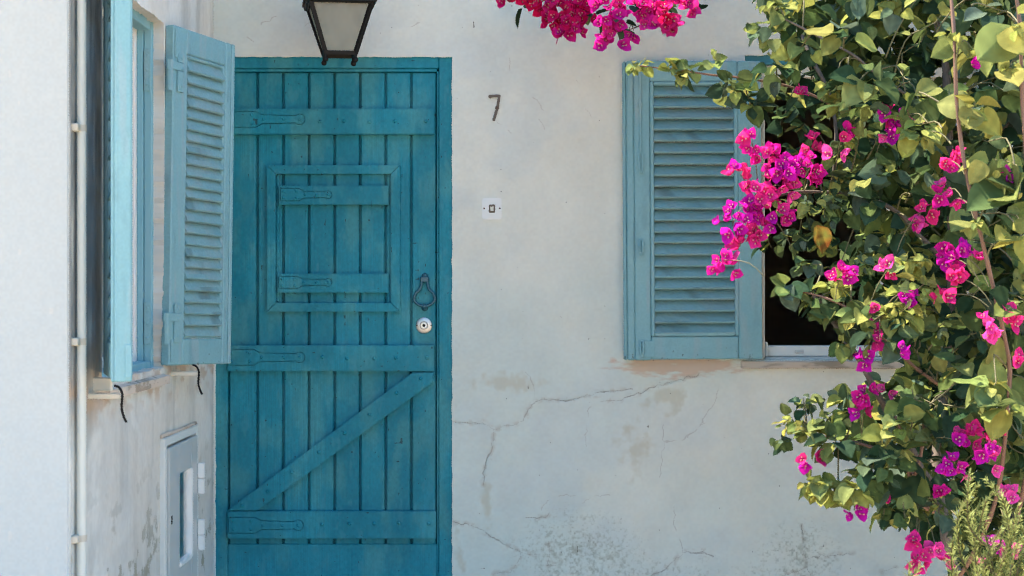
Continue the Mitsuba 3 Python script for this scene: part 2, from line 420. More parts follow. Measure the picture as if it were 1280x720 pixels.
# diagonal brace
bp = Polygon([(WX(284.5), WZ(638)), (WX(322), WZ(638)), (WX(542), WZ(477)), (WX(542), WZ(465.5)), (WX(516), WZ(465.5))])
br = cat(prism(bp.buffer(-.003, join_style=2), .037, y=py - .001), prism(bp, .034, y=py - .001), *rz([(526, 473), (496, 491), (462, 518), (431, 541), (399, 565), (365, 590), (335, 614), (303, 632)], py - .038))
part(DR, 'brace', br, 'mat_door')
kb = cat(cbox(WX(283.5), WX(546), py - .008, py - .002, .075, WZ(681), .003), *[dome(WX(x), py - .008, WZ(688), .003, .0015) for x in (302, 335, 370, 403, 436, 470, 504, 536)])
part(DR, 'kickboard', kb, 'mat_door')


# hatch: mitred moulding, two ledges with small straps
hx0, hx1, hy0, hy1, hw = 333, 500, 206, 390, 11.5
o = [(hx0, hy0), (hx1, hy0), (hx1, hy1), (hx0, hy1)]
i_ = [(hx0 + hw, hy0 + hw), (hx1 - hw, hy0 + hw), (hx1 - hw, hy1 - hw), (hx0 + hw, hy1 - hw)]
for k in range(4):
    q = Polygon([(WX(a), WZ(b)) for a, b in (o[k], o[(k + 1) % 4], i_[(k + 1) % 4], i_[k])]).buffer(-.0006, join_style=2)
    part(DR, 'hatch_moulding', cat(prism(q, .024, y=py - .001), prism(q.buffer(-.002, join_style=2), .026, y=py - .001)), 'mat_door')
for x, z0, z1 in ((346.4, 218.5, 377.5), (487.6, 218.5, 377.5)):
    part(DR, 'hatch_bead', cbox(WX(x - 1.4), WX(x + 1.4), py - .006, py - .001, WZ(z1), WZ(z0), .002), 'mat_door')
ledge(348.5, 485.5, 232, 256, [], "hatch_ledge", .032, (351, 413, 243.5, 7.2, .72))
ledge(347, 485.5, 342, 366, [], "hatch_ledge", .032, (349, 413, 353, 7.2, .72))
# knocker
kp = spline([[WX(a), WZ(b)] for a, b in ((526.8, 352), (525, 361), (519.5, 367), (517.5, 374), (522, 380), (530.5, 383), (539, 380), (543.5, 374), (541.5, 367), (536, 361), (534.2, 352))], 40)
ky = py - .022
ring = np.stack([kp[:, 0], np.full(40, ky), kp[:, 1]], 1); ring[:, 1] -= .006 * np.linspace(0, 1, 40) * np.linspace(1, 0, 40) * 4
part(DR, 'knocker', cat(tube(ring, .0062, 10), cbox(WX(525), WX(536), py - .026, py - .001, WZ(353), WZ(345.5), .004), dome(WX(530.5), py, WZ(345), .013, .008), dome(WX(530.5), ky - .004, WZ(383), .012, .010), dome(WX(530.5), py, WZ(385), .014, .010)), 'mat_knocker', 40,
     label='small blue stirrup-shaped door knocker')
lx, lz = WX(529.5), WZ(407)
prof = np.array([[0, .010], [.0135, .010], [.0150, .006], [.0165, .0045], [.0285, .0040], [.0325, .0015], [.0325, -.001]])
lk = trimesh.creation.revolve(prof, sections=40)
v = np.array(lk.vertices); lk.vertices = np.stack([lx + v[:, 0], py - v[:, 2], lz + v[:, 1]], 1)
part(DR, 'lock', lk, 'mat_chrome', 30, label='round chrome lock below the knocker')
part(DR, 'keyhole', cat(dome(lx, py - .0102, lz, .0062, .0022), cbox(lx - .034, lx - .025, py - .0052, py - .003, lz - .0012, lz + .0012, .0004), cbox(lx + .025, lx + .034, py - .0052, py - .003, lz - .0012, lz + .0012, .0004)), 'mat_black', 30)
part(H, 'doorstep', cbox(DX0 - .05, DX1 + .05, -.28, .2, 0, .065, .008), 'mat_sill')

# ---- shutters: local u along the width (0 = hinge), y = -v towards the viewer, z up from 0
def slat_mesh(L, w=.058, th=.0115, slope=46):
    prof = []
    for a in np.linspace(-90, 90, 6): prof.append((w / 2 - th * .3 + th * .3 * math.cos(math.radians(a)), th / 2 * math.sin(math.radians(a))))
    for a in np.linspace(90, 270, 6): prof.append((-w / 2 + th / 2 + th / 2 * math.cos(math.radians(a)), th / 2 * math.sin(math.radians(a))))
    m = trimesh.creation.extrude_polygon(Polygon(prof), L, engine='earcut')
    v = np.array(m.vertices)                                      # profile (a, b): a along the slope, b across
    t = math.radians(slope)                                          # slope below the horizontal, falling towards the viewer
    y = -(v[:, 0] * math.cos(t) - 0 * v[:, 1]) - v[:, 1] * math.sin(t)
    z = -v[:, 0] * math.sin(t) + v[:, 1] * math.cos(t)
    return trimesh.Trimesh(np.stack([v[:, 2] - L / 2, y, z], 1), m.faces[:, ::-1], process=True)


def shutter(W, Hh, mw, label, stiles, rails, nslat, th=.045, free_bead=.036, extra=None, bsd='mat_shutter', tops=.0):
    S = node(H, 'shutter', label)
    s0, s1 = stiles; r0, r1 = rails                               # hinge stile, free stile, bottom rail, top rail widths
    tw = mw
    j = lambda a: a
    part(S, 'stile', cbox(0, s0, -th / 2, th / 2, 0, Hh, .004), bsd, to_world=tw)
    part(S, 'stile', cat(cbox(W - s1, W - free_bead - .0015, -th / 2, th / 2, 0, Hh, .004), cbox(W - free_bead + .0005, W - .4 * free_bead - .001, -th / 2 - .004, th / 2, .0005, Hh - .001, .004),
                         cbox(W - .4 * free_bead, W, -th / 2 + .005, th / 2 - .003, .001, Hh - .003, .004)), bsd, to_world=tw)
    part(S, 'rail', cbox(s0 + .0012, W - s1 - .0012, -th / 2 + .0015, th / 2 - .002, 0.001, r0, .004), bsd, to_world=tw)
    part(S, 'rail', cbox(s0 + .0012, W - s1 - .0012, -th / 2 + .0015, th / 2 - .002, Hh - r1, Hh, .004), bsd, to_world=tw)
    b = .012                                                      # bead round the louvres
    x0, x1, z0, z1 = s0, W - s1, r0, Hh - r1
    for a in ((x0 + .001, x0 + b, z0 + .001, z1 - .001), (x1 - b, x1 - .001, z0 + .001, z1 - .001), (x0 + b + .001, x1 - b - .001, z0 + .001, z0 + b), (x0 + b + .001, x1 - b - .001, z1 - b, z1 - .001)):
        part(S, 'bead', cbox(a[0], a[1], -th / 2 + .004, th / 2 - .006, a[2], a[3], .004), bsd, to_world=tw)
    sl = mikit.ply(slat_mesh(x1 - x0 - 2 * b - .002, .057, .0110, 61), 'mat_slat', smooth=35)
    zz = np.linspace(z0 + b + .018, z1 - b - .022, nslat)
    r = np.random.default_rng(nslat)
    for z in zz:
        part(S, 'slat', sl, None, to_world=tw @ T().translate([(x0 + x1) / 2, -.002 + r.normal(0, .0012), z + r.normal(0, .0010)]).rotate([1, 0, 0], r.normal(0, .9)).rotate([0, 1, 0], r.normal(0, .12)))
    return S


def frame4(o, ux, uy, uz):
    m = np.eye(4); m[:3, 0], m[:3, 1], m[:3, 2], m[:3, 3] = ux, uy, uz, o
    return T(m.tolist())


# right window: leaf folded flat against the wall, hinged at its right side, seen from inside
RW, RH = 171.5 * M, 371 * M
# mirrored width axis would flip the mesh: hinge on the right means u runs to the left and y away from the wall, so turn by 180 degrees about z with the visible face at +y
def place_right():
    a = math.radians(1.3)                                         # the hinge side lies slightly deeper
    ux = np.array([math.cos(a), -math.sin(a), 0]); uy = np.array([math.sin(a), math.cos(a), 0])
    tl = math.radians(-.9)                                        # hangs a little crooked
    uz = np.array([0, 0, 1.0])
    m = np.eye(4); m[:3, 0], m[:3, 1], m[:3, 2] = ux, uy, uz
    R = np.array(T().rotate([0, 1, 0], .0).matrix)[:3, :3]
    m[:3, 3] = [WX(953) * 6.95 / 7, -.042, WZ(450.5)]
    return m


def turn(mesh_fn): pass


# u runs from the hinge (right) to the free edge (left): build it mirrored by giving the stile order the other way round
def shutter_left_to_right(W, Hh, tw, label, left, right, rails, nslat):
    """Like shutter(), with the meeting stile on the left."""
    S = node(H, 'shutter', label); bsd = 'mat_shutter'; th = .045
    part(S, 'stile', cat(cbox(0, .012, -th / 2 + .006, th / 2 - .003, .001, Hh - .003, .004), cbox(.0128, .041, -th / 2 - .003, th / 2, .0005, Hh - .001, .005), cbox(.042, left, -th / 2, th / 2, 0, Hh, .004)), bsd, to_world=tw)
    part(S, 'stile', cbox(W - right, W, -th / 2, th / 2, .001, Hh - .002, .004), bsd, to_world=tw)
    part(S, 'rail', cbox(left + .0012, W - right - .0012, -th / 2 + .0015, th / 2 - .002, .002, rails[0], .004), bsd, to_world=tw)
    part(S, 'rail', cbox(left + .0012, W - right - .0012, -th / 2 + .0015, th / 2 - .002, Hh - rails[1], Hh - .001, .004), bsd, to_world=tw)
    b = .015; x0, x1, z0, z1 = left, W - right, rails[0], Hh - rails[1]
    for a in ((x0 + .001, x0 + b, z0 + .001, z1 - .001), (x1 - b, x1 - .001, z0 + .001, z1 - .001), (x0 + b + .001, x1 - b - .001, z0 + .001, z0 + b), (x0 + b + .001, x1 - b - .001, z1 - b, z1 - .001)):
        part(S, 'bead', cbox(a[0], a[1], -th / 2 - .003, th / 2 - .006, a[2], a[3], .004), bsd, to_world=tw)
    sl = mikit.ply(slat_mesh(x1 - x0 - 2 * b - .002), 'mat_slat', smooth=35)
    r = np.random.default_rng(22)
    for z in np.linspace(z0 + b + .016, z1 - b - .022, nslat):
        part(S, 'slat', sl, None, to_world=tw @ T().translate([(x0 + x1) / 2, -.002 + r.normal(0, .0012), z + r.normal(0, .001)]).rotate([1, 0, 0], r.normal(0, .9)).rotate([0, 1, 0], r.normal(0, .12)))
    # rod bolt, two hooks
    bx = .066; y = -th / 2 - .010
    zz = lambda py_: Hh - (py_ - 80) * M
    part(S, 'rod_bolt', cat(tube([[bx, y, zz(96)], [bx, y, zz(196)]], .0048, 8), cbox(bx - .007, bx + .007, y - .005, -th / 2, zz(137), zz(132), .002), cbox(bx - .006, bx + .006, y - .005, -th / 2, zz(188), zz(184), .002),
                            tube(spline([[bx - .006, y - .006, zz(196)], [bx - .008, y - .012, zz(207)], [bx + .001, y - .008, zz(220)], [bx + .008, y - .012, zz(207)], [bx + .006, y - .006, zz(196)]], 18), .0038, 7)), bsd, 40, to_world=tw)
    for k, (c, lo) in enumerate(((308, 322), (428, 447))):
        extra = [cbox(bx + .012, bx + .052, -th / 2 - .004, -th / 2 - .0003, zz(447), zz(427), .001)] if k else []
        part(S, 'hook', cat(tube(spline([[bx - .005, y, zz(lo - 20)], [bx - .006, y - .008, zz(lo - 10)], [bx, y - .004, zz(lo)], [bx + .006, y - .008, zz(lo - 10)], [bx + .005, y, zz(lo - 20)], [bx - .005, y, zz(lo - 20)]], 22), .0042, 7),
                            cbox(bx - .012, bx + .014, -th / 2 - .004, -th / 2 - .0003, zz(lo - 12), zz(lo - 16), .001), *extra), bsd, 40, to_world=tw)
    return S


def rightm():
    hinge = np.array([WX(950.5), -.030, WZ(448.5)])
    a = math.radians(2.2)
    ux = np.array([math.cos(a), math.sin(a), math.tan(math.radians(.35))]); ux /= np.linalg.norm(ux)
    lean = math.radians(-.75)
    uz = np.array([math.sin(lean), 0, math.cos(lean)]); uz -= ux * (uz @ ux) * .4; uz /= np.linalg.norm(uz)
    uy = np.cross(uz, ux); uy /= np.linalg.norm(uy); uz = np.cross(ux, uy)
    return frame4(hinge - ux * RW, ux, uy, uz)


shutter_left_to_right(RW, RH, rightm(), 'open weathered blue louvred shutter flat against the front wall, half behind bougainvillea', 33 * M, 29 * M, (29 * M, 26 * M), 22)

LWd, LH = .45, 1.165


def far_leaf():
    th = math.radians(19.0)
    u = np.array([math.sin(th), math.cos(th), -.028]); u /= np.linalg.norm(u)
    z = np.array([0, 0, 1.0]); z = z - u * (z @ u); z /= np.linalg.norm(z)
    y = np.cross(z, u)                                            # points away from the visible face
    return frame4(np.array([SX + .006, LW1 - .012, LZ0 + .006]), u, y, z)


FL = shutter(LWd, LH, far_leaf(), 'open blue louvred shutter next to the door, its slats facing the camera', (.092, .074), (.092, .086), 24, th=.034)
tw = far_leaf()
for z in (.145, 1.005):
    part(FL, 'hinge', cat(cbox(-.050, .062, -.0250, -.0184, z + .006, z + .034, .001), cbox(.020, .062, -.0252, -.0184, z + .035, z + .066, .001), cbox(.020, .062, -.0248, -.0184, z - .066, z + .005, .001),
                          *[dome(.044, -.025, z + q, .0065, .004) for q in (-.045, 0.014, .050)], tube([[-.036, -.024, z - .07], [-.036, -.024, z + .034]], .011, 10)), 'mat_shutter', 30, to_world=tw)
    wz = LZ0 + .006 + z
    part(FL, 'frame_hinge', cat(cbox(SX - .062, SX - .039, LW1 - .0310, LW1 - .0225, wz - .072, wz + .072, .002), *[dome(SX - .051, LW1 - .0310, wz + q, .0055, .003) for q in (-.05, 0, .05)]), 'mat_shutter', 30)
part(FL, 'hinge_strip', cbox(.004, .028, -.0222, -.0184, LH - .11, LH - .012, .001), 'mat_shutter', to_world=tw)
part(FL, 'hinge_strip', cbox(.004, .02, -.0222, -.0184, .012, .09, .001), 'mat_shutter', to_world=tw)


def near_leaf():
    th = math.radians(16.2)
    u = np.array([math.sin(th), -math.cos(th), -.0]); u /= np.linalg.norm(u)   # hinge at the near jamb, folded towards the camera
    z = np.array([0, 0, 1.0]); y = np.cross(z, u)                 # points away from the wall (hidden face); -y faces the wall
    return frame4(np.array([SX + .030, LW0 - .004, LZ0 + .020]), u, y, z)


NL = shutter(LWd, LH, near_leaf(), 'blue louvred shutter seen edge on, swung towards the camera beside the pipe', (.095, .080), (.1, .1), 17, th=.052, free_bead=.02)
part(NL, 'hinge_strip', cbox(LWd - .001, LWd + .004, .006, .022, .012, .10, .001), 'mat_shutter', to_world=near_leaf())

# ---- left window
WL = node(H, 'window', 'blue framed window in the side wall between two open shutters')
fx0, fx1 = SX - .086, SX - .036
part(WL, 'jamb', cat(cbox(fx0 + .022, fx1, LW1 - .022, LW1 + .03, LZ0 - .02, LZ1 + .02, .003), cbox(fx0, fx0 + .021, LW1 - .029, LW1 + .03, LZ0 - .02, LZ1 + .02, .003)), 'mat_jamb', 20)
part(WL, 'jamb', cbox(fx0, fx1, LW0 - .03, LW0 + .022, LZ0 - .02, LZ1 + .02, .003), 'mat_jamb', 20)
part(WL, 'head', cbox(fx0, fx1 - .002, LW0 + .023, LW1 - .036, LZ1 - .03, LZ1 + .03, .003), 'mat_jamb', 20)
part(WL, 'bottom_rail', cbox(fx0, fx1 - .002, LW0 + .023, LW1 - .036, LZ0 - .03, LZ0 + .022, .003), 'mat_jamb', 20)
part(WL, 'sash', cat(cbox(fx0 - .03, fx0 - .001, LW1 - .052, LW1 + .02, LZ0, LZ1, .002), cbox(fx0 - .03, fx0 - .001, LW0, LW0 + .05, LZ0, LZ1, .002), cbox(fx0 - .029, fx0 - .002, LW0 + .051, LW1 - .053, LZ0, LZ0 + .05, .002), cbox(fx0 - .029, fx0 - .002, LW0 + .051, LW1 - .053, LZ1 - .05, LZ1, .002)), 'mat_white', 20)
part(WL, 'pane', trimesh.Trimesh([[fx0 - .016, LW0 + .04, LZ0 + .04], [fx0 - .016, LW1 - .04, LZ0 + .04], [fx0 - .016, LW1 - .04, LZ1 - .04], [fx0 - .016, LW0 + .04, LZ1 - .04]], [[0, 1, 2], [0, 2, 3]]), 'mat_glass')
sillp = Polygon([(SX - .10, LZ0 - .03), (SX + .022, LZ0 - .055), (SX + .022, LZ0 - .028), (SX - .10, LZ0 + .004)])
sm = trimesh.creation.extrude_polygon(sillp, LW1 - LW0 - .004, engine='earcut'); v = np.array(sm.vertices)
part(WL, 'sill', trimesh.Trimesh(np.stack([v[:, 0], LW1 - .002 - v[:, 2], v[:, 1]], 1), sm.faces, process=False), 'mat_sill')
# shutter stays: cream bar out of the wall with a bent iron hook
for y, z in ((-2.065, EYE - .303), (-.862, EYE - .298)):
    nm = 'near' if y < -1.5 else 'far'
    st = node(H, 'shutter_stay', 'cream bar with black iron hook under the edge-on shutter' if y < -1.5 else 'cream bar with black iron hook under the louvred shutter next to the door')
    part(st, 'bar', cat(cbox(SX - .02, SX + .092, y - .012, y + .012, z - .008, z + .007, .002), *([cbox(SX - .02, SX + .052, y + .05, y + .075, z + .010, z + .048, .003)] if nm == 'near' else [])), 'mat_cream')
    hx = SX + .094
    part(st, 'hook', tube(spline([[hx - .018, y - .016, z + .030], [hx - .006, y - .018, z + .026], [hx + .004, y - .016, z + .004], [hx + .002, y - .016, z - .03], [hx + .010, y - .016, z - .062], [hx + .016, y - .018, z - .072]], 20), .0036, 8), 'mat_black', True)

# ---- right window
WR = node(H, 'window', 'dark open window behind the bougainvillea with a pale metal bottom rail')
part(WR, 'head', cbox(RX0 - .02, RX1 + .02, .018, .09, WZ(80), RZ1 + .03, .003), 'mat_frame', 20)
part(WR, 'jamb', cbox(RX0 - .02, WX(957.5), .03, .12, RZ0 - .02, WZ(80) - .001, .003), 'mat_cream', 20)
part(WR, 'jamb', cbox(RX1 - .05, RX1 + .02, .03, .12, RZ0 - .02, WZ(80) - .001, .003), 'mat_cream', 20)
part(WR, 'top_rail', cbox(WX(957.5) + .001, RX1 - .051, .032, .12, WZ(96), WZ(80) - .001, .003), 'mat_cream', 20)
part(WR, 'bottom_rail', cat(cbox(WX(962), RX1 - .052, .040, .11, WZ(446), WZ(432.5), .004), cbox(WX(958.5), WX(961.5), .036, .11, WZ(446), WZ(428), .002)), 'mat_alu', 20)
part(WR, 'track', cbox(WX(957.5) + .001, RX1 - .051, .028, .12, WZ(450.5), WZ(446.5), .002), 'mat_cabinet', 20)
part(WR, 'latch', cat(cbox(WX(995.5), WX(1007), .034, .0405, WZ(442.5), WZ(437.5), .003)), 'mat_cabinet', 20)
gx = RX0 + .55
part(WR, 'sash', cat(cbox(gx, gx + .04, .06, .09, WZ(432) + .001, WZ(96.5), .003), cbox(gx + .041, RX1 - .052, .061, .089, WZ(104), WZ(96.5), .003)), 'mat_alu', 20)
part(WR, 'pane', trimesh.Trimesh([[gx + .03, .075, WZ(434)], [RX1 - .04, .075, WZ(434)], [RX1 - .04, .075, WZ(100)], [gx + .03, .075, WZ(100)]], [[0, 1, 2], [0, 2, 3]]), 'mat_glass')
sl = cbox(WX(926), RX1 + .06, -.034, .024, WZ(460.5), WZ(450.5) - .001, .004).subdivide().subdivide()
v = np.array(sl.vertices); v += (meshkit.noise(v * 40, 3)[:, None] - .5) * .004; sl.vertices = v
part(WR, 'sill', sl, 'mat_sill')

# ------------------------------------------------------------------ things on the walls
# meter cabinet in the side wall
MC = thing('meter_cabinet', 'grey metal meter cabinet with a glazed door and white hinges low on the side wall', 'meter cabinet')
mz0 = .27
part(MC, 'frame', cat(cbox(SX - .10, SX + .017, MB0 + .004, MB0 + .034, mz0, MZ1 - .004, .003), cbox(SX - .10, SX + .017, MB1 - .034, MB1 - .004, mz0, MZ1 - .004, .003),
                      cbox(SX - .10, SX + .016, MB0 + .035, MB1 - .035, MZ1 - .034, MZ1 - .004, .003), cbox(SX - .10, SX + .016, MB0 + .035, MB1 - .035, mz0, mz0 + .03, .003)), 'mat_alu', 20)
hd = cbox(SX - .02, SX + .012, MB0 - .004, MB1 + .002, MZ1 - .003, MZ1 + .007, .003).subdivide().subdivide()
v = np.array(hd.vertices); v[:, 2] += (meshkit.noise(v * 45, 2) - .5) * .016 * (v[:, 2] > MZ1 + .001); v[:, 0] += (meshkit.noise(v * 30, 6) - .5) * .010; hd.vertices = v
part(MC, 'hood', hd, 'mat_sill', 20)
part(MC, 'back', cbox(SX - .12, SX - .045, MB0 + .036, MB1 - .036, mz0 + .031, MZ1 - .036), 'mat_white')
MD = node(MC, 'door')
d0, d1, dz0, dz1 = MB0 + .062, MB1 - .036, mz0 + .034, MZ1 - .042
w0, w1, wz0, wz1 = -.815, -.59, .44, .765
xx0, xx1 = SX + .002, SX + .020
part(MD, 'panel', cat(cbox(xx0, xx1, d0, w0, dz0, dz1, .003), cbox(xx0, xx1, w1, d1, dz0, dz1, .003), cbox(xx0, xx1 - .0005, w0, w1, wz1, dz1 - .0005, .003), cbox(xx0, xx1 - .0005, w0, w1, dz0 + .0005, wz0, .003)), 'mat_cabinet', 20)
part(MD, 'glazing_bead', cat(cbox(xx0, xx1 + .006, w1 - .022, w1 + .004, wz0, wz1, .004), cbox(xx0, xx1 + .006, w0 - .004, w1 - .0225, wz0 - .004, wz0 + .016, .004)), 'mat_white', 20)
part(MD, 'pane', trimesh.Trimesh([[SX + .010, w0, wz0], [SX + .010, w1, wz0], [SX + .010, w1, wz1], [SX + .010, w0, wz1]], [[0, 1, 2], [0, 2, 3]]), 'mat_glass')
part(MD, 'keyhole', cbox(xx1 - .002, xx1 + .002, d0 + .03, d0 + .045, (dz0 + dz1) / 2 + .02, (dz0 + dz1) / 2 + .05, .001), 'mat_black')
for py0, py1 in ((580, 599.2), (600, 619), (651, 670.2), (671, 690)):
    zc = lambda q: EYE + (360 - q) * 6.49 / F
    part(MC, 'hinge', cbox(xx1 + .001, xx1 + .026, d1 - .012, d1 + .012, zc(py1), zc(py0), .003), 'mat_white', 20)

# waste pipe on the corner
WP = thing('wall_pipe', 'thin white pipe running down the wall corner at the left, held by small clips', 'pipe')
pxx, pyy = SX + .019, CY + .046
part(WP, 'tube', tube([[pxx, pyy, z] for z in np.linspace(0, ZT, 6)], .0128, 16), 'mat_pipe', True)
for q in (160, 427, 673):
    z = EYE + (360 - q) * 4.77 / F
    part(WP, 'clip', cat(tube([[pxx, pyy, z - .009], [pxx, pyy, z + .009]], .0142, 16), cbox(SX - .004, pxx, pyy - .036, pyy - .004, z - .011, z + .011, .003)), 'mat_clip', 40)

# house number
NB = thing('house_number', 'rusty metal house number 7 on the plaster beside the door', 'house number')
st = LineString([(WX(611.5), WZ(120.5)), (WX(624), WZ(119.8))]).buffer(1.5 * M, cap_style=2).union(LineString([(WX(624.2), WZ(119)), (WX(622), WZ(134)), (WX(617), WZ(151))]).buffer(1.7 * M, cap_style=2)).union(Point(WX(621.4), WZ(135)).buffer(2.6 * M)).union(Point(WX(612.5), WZ(121)).buffer(2.0 * M))
part(NB, 'numeral', prism(st, .009, y=-.001), 'mat_bronze')
part(NB, 'screw', dome(WX(621.4), -.0105, WZ(135), .004, .0025), 'mat_rust')
# doorbell
DB = thing('doorbell', 'small square white doorbell plate with a brown push button below the number', 'doorbell')
def rrect(x0, y0, x1, y1, r): return sbox(WX(x0), WZ(y1), WX(x1), WZ(y0)).buffer(-r).buffer(r)
part(DB, 'plate', cat(prism(rrect(602.5, 247.5, 627, 274.5, .012), .006, y=-.001), prism(rrect(603.3, 248.3, 626.2, 273.7, .011), .0085, y=-.001)), 'mat_white')
part(DB, 'button', cat(prism(rrect(611.2, 255.8, 619, 266.2, .003), .0120, y=-.001)), 'mat_bronze')
part(DB, 'button_cap', prism(rrect(613, 258.2, 617.2, 263.8, .002), .0140, y=-.001), 'mat_cream')
for x in (605.2, 624.6): part(DB, 'screw', dome(WX(x), -.0096, WZ(260.5), .0038, .0015), 'mat_rust')

# lantern
LN = thing('wall_lantern', 'black iron wall lantern with frosted panes hanging above the door', 'lantern')
ld = 6.62
lc = P(424.5, 0, ld)
sc = ld / F
zt, zb = P(0, 7, ld)[2], P(0, 68, ld)[2]
ht, hb = 37.5 * sc, 18.5 * sc
rot = T().translate([lc[0], lc[1], 0]).rotate([0, 0, 1], 9)
cor = lambda h, z: [np.array([sx * h, sy * h, z]) for sx, sy in ((-1, -1), (1, -1), (1, 1), (-1, 1))]
ct, cb = cor(ht, zt), cor(hb, zb)


def bar(a, b, r=.0085):
    t = tube([a, a + (b - a) * .5, b], r * 1.2, 4)
    return t


for k in range(4): part(LN, 'post', cat(bar(ct[k], cb[k]), tube([cb[k], cb[k] - [0, 0, .030]], .006, 8), trimesh.Trimesh(trimesh.creation.icosphere(2, .0105).vertices + cb[k] - [0, 0, .026], trimesh.creation.icosphere(2, .0105).faces)), 'mat_black', to_world=rot)
part(LN, 'bottom_rim', cat(*[bar(cb[k], cb[(k + 1) % 4], .0085) for k in range(4)]), 'mat_black', to_world=rot)
part(LN, 'top_rim', cat(cbox(-ht - .016, ht + .016, -ht - .016, ht + .016, zt - .004, zt + .012, .003), *[bar(ct[k], ct[(k + 1) % 4], .008) for k in range(4)]), 'mat_black', to_world=rot)
rz0 = zt + .010
rv = [[sx * (ht + .022), sy * (ht + .022), rz0] for sx, sy in ((-1, -1), (1, -1), (1, 1), (-1, 1))] + [[sx * (ht + .022), sy * (ht + .022), rz0 + .012] for sx, sy in ((-1, -1), (1, -1), (1, 1), (-1, 1))] + [[sx * .03, sy * .03, rz0 + .12] for sx, sy in ((-1, -1), (1, -1), (1, 1), (-1, 1))] + [[sx * .015, sy * .015, rz0 + .16] for sx, sy in ((-1, -1), (1, -1), (1, 1), (-1, 1))]
part(LN, 'roof', trimesh.convex.convex_hull(np.array(rv)), 'mat_rust', to_world=rot)
for k in range(4):
    a, b, c, d = ct[k], ct[(k + 1) % 4], cb[(k + 1) % 4], cb[k]
    part(LN, 'pane', trimesh.Trimesh(np.array([a, b, c, d]) * [.985, .985, 1], [[0, 1, 2], [0, 2, 3]]), 'mat_frost', to_world=rot)
top = np.array([lc[0], lc[1], rz0 + .155])
part(LN, 'bracket', cat(tube(spline([top, top + [0, .03, .07], [lc[0], lc[1] + .2, rz0 + .24], [lc[0], -.01, rz0 + .16], [lc[0], .02, rz0 + .14]], 24), .009, 8), cbox(lc[0] - .03, lc[0] + .03, -.010, -.001, rz0 + .05, rz0 + .25, .003)), 'mat_black', 40)

# ------------------------------------------------------------------ bougainvillea
def leaf_mesh(seed):
    r = np.random.default_rng(seed)
    rows, cols = 9, np.array([-1, -.55, 0, .55, 1.0])
    t = np.linspace(0, 1, rows)
    w = .47 * np.sin(np.pi * np.clip(t, 0, 1) ** .66) ** .62 * (1 - .22 * t); w[0] = .03; w[-2] *= .80; w[-1] = .004
    w *= r.uniform(.9, 1.12)
    fold, curl, tw = r.uniform(.05, .55), r.uniform(-.35, .65), r.uniform(-.4, .4)
    wav = r.uniform(0, .05); ph_ = r.uniform(0, 6)
    V, UV = [], []
    for k in range(rows):
        zc = -curl * t[k] ** 2 * .5
        for c in cols:
            x = c * w[k]
            z = zc + abs(x) * fold + wav * abs(c) * math.sin(9 * t[k] + ph_ + c)
            z += tw * x * (t[k] - .3)
            V.append((x, t[k] - (.05 * abs(c) if k < 2 else 0), z)); UV.append((c, t[k]))
    f = []
    n = len(cols)
    for k in range(rows - 1):
        for c in range(n - 1):
            a = k * n + c
            f += [[a, a + 1, a + n + 1], [a, a + n + 1, a + n]]
    return np.array(V), np.array(f), np.array(UV)


LEAVES = [leaf_mesh(s) for s in range(14)]
_v = LEAVES[0][0].copy(); _v[:, 0] *= .74; _v[:, 2] += 1.1 * np.abs(_v[:, 0]) + .22 * _v[:, 1] ** 2; LEAVES.append((_v, LEAVES[0][1], LEAVES[0][2]))
TONES = {'dark': (.028, .055, .032), 'mid': (.066, .102, .040), 'light': (.150, .185, .065), 'young_sunlit': (.225, .245, .070), 'grey': (.075, .115, .080), 'yellow': (.33, .20, .035)}


def leaf_colour(uv, tone, r):
    c = np.array(tone) * r.uniform(.8, 1.22) * np.array([r.uniform(.88, 1.12), 1, r.uniform(.85, 1.15)])
    rib = np.where(np.abs(uv[:, 0]) < .1, 1.35, 1.0)
    edge = 1 + .10 * (np.abs(uv[:, 0]) > .9) + .10 * np.sin(uv[:, 1] * 17 + np.abs(uv[:, 0]) * 3)
    c = c[None] * (rib * edge)[:, None]
    if tone is TONES['yellow']:                                   # green remains along the rib, brown rim and spots
        q = meshkit.noise(np.c_[uv * 5, uv[:, :1] * 0], 4)
        c = np.where((q > .62)[:, None], [.17, .075, .02], np.where((q < .33)[:, None], [.17, .18, .04], c)); c[np.abs(uv[:, 0]) > .9] *= [.7, .5, .6]
    return np.clip(c, 0, 1)


def orient(mid, nrm):
    y = mid / np.linalg.norm(mid); z = nrm - y * (nrm @ y); z /= np.linalg.norm(z) + 1e-9
    return np.stack([np.cross(y, z), y, z], 1)


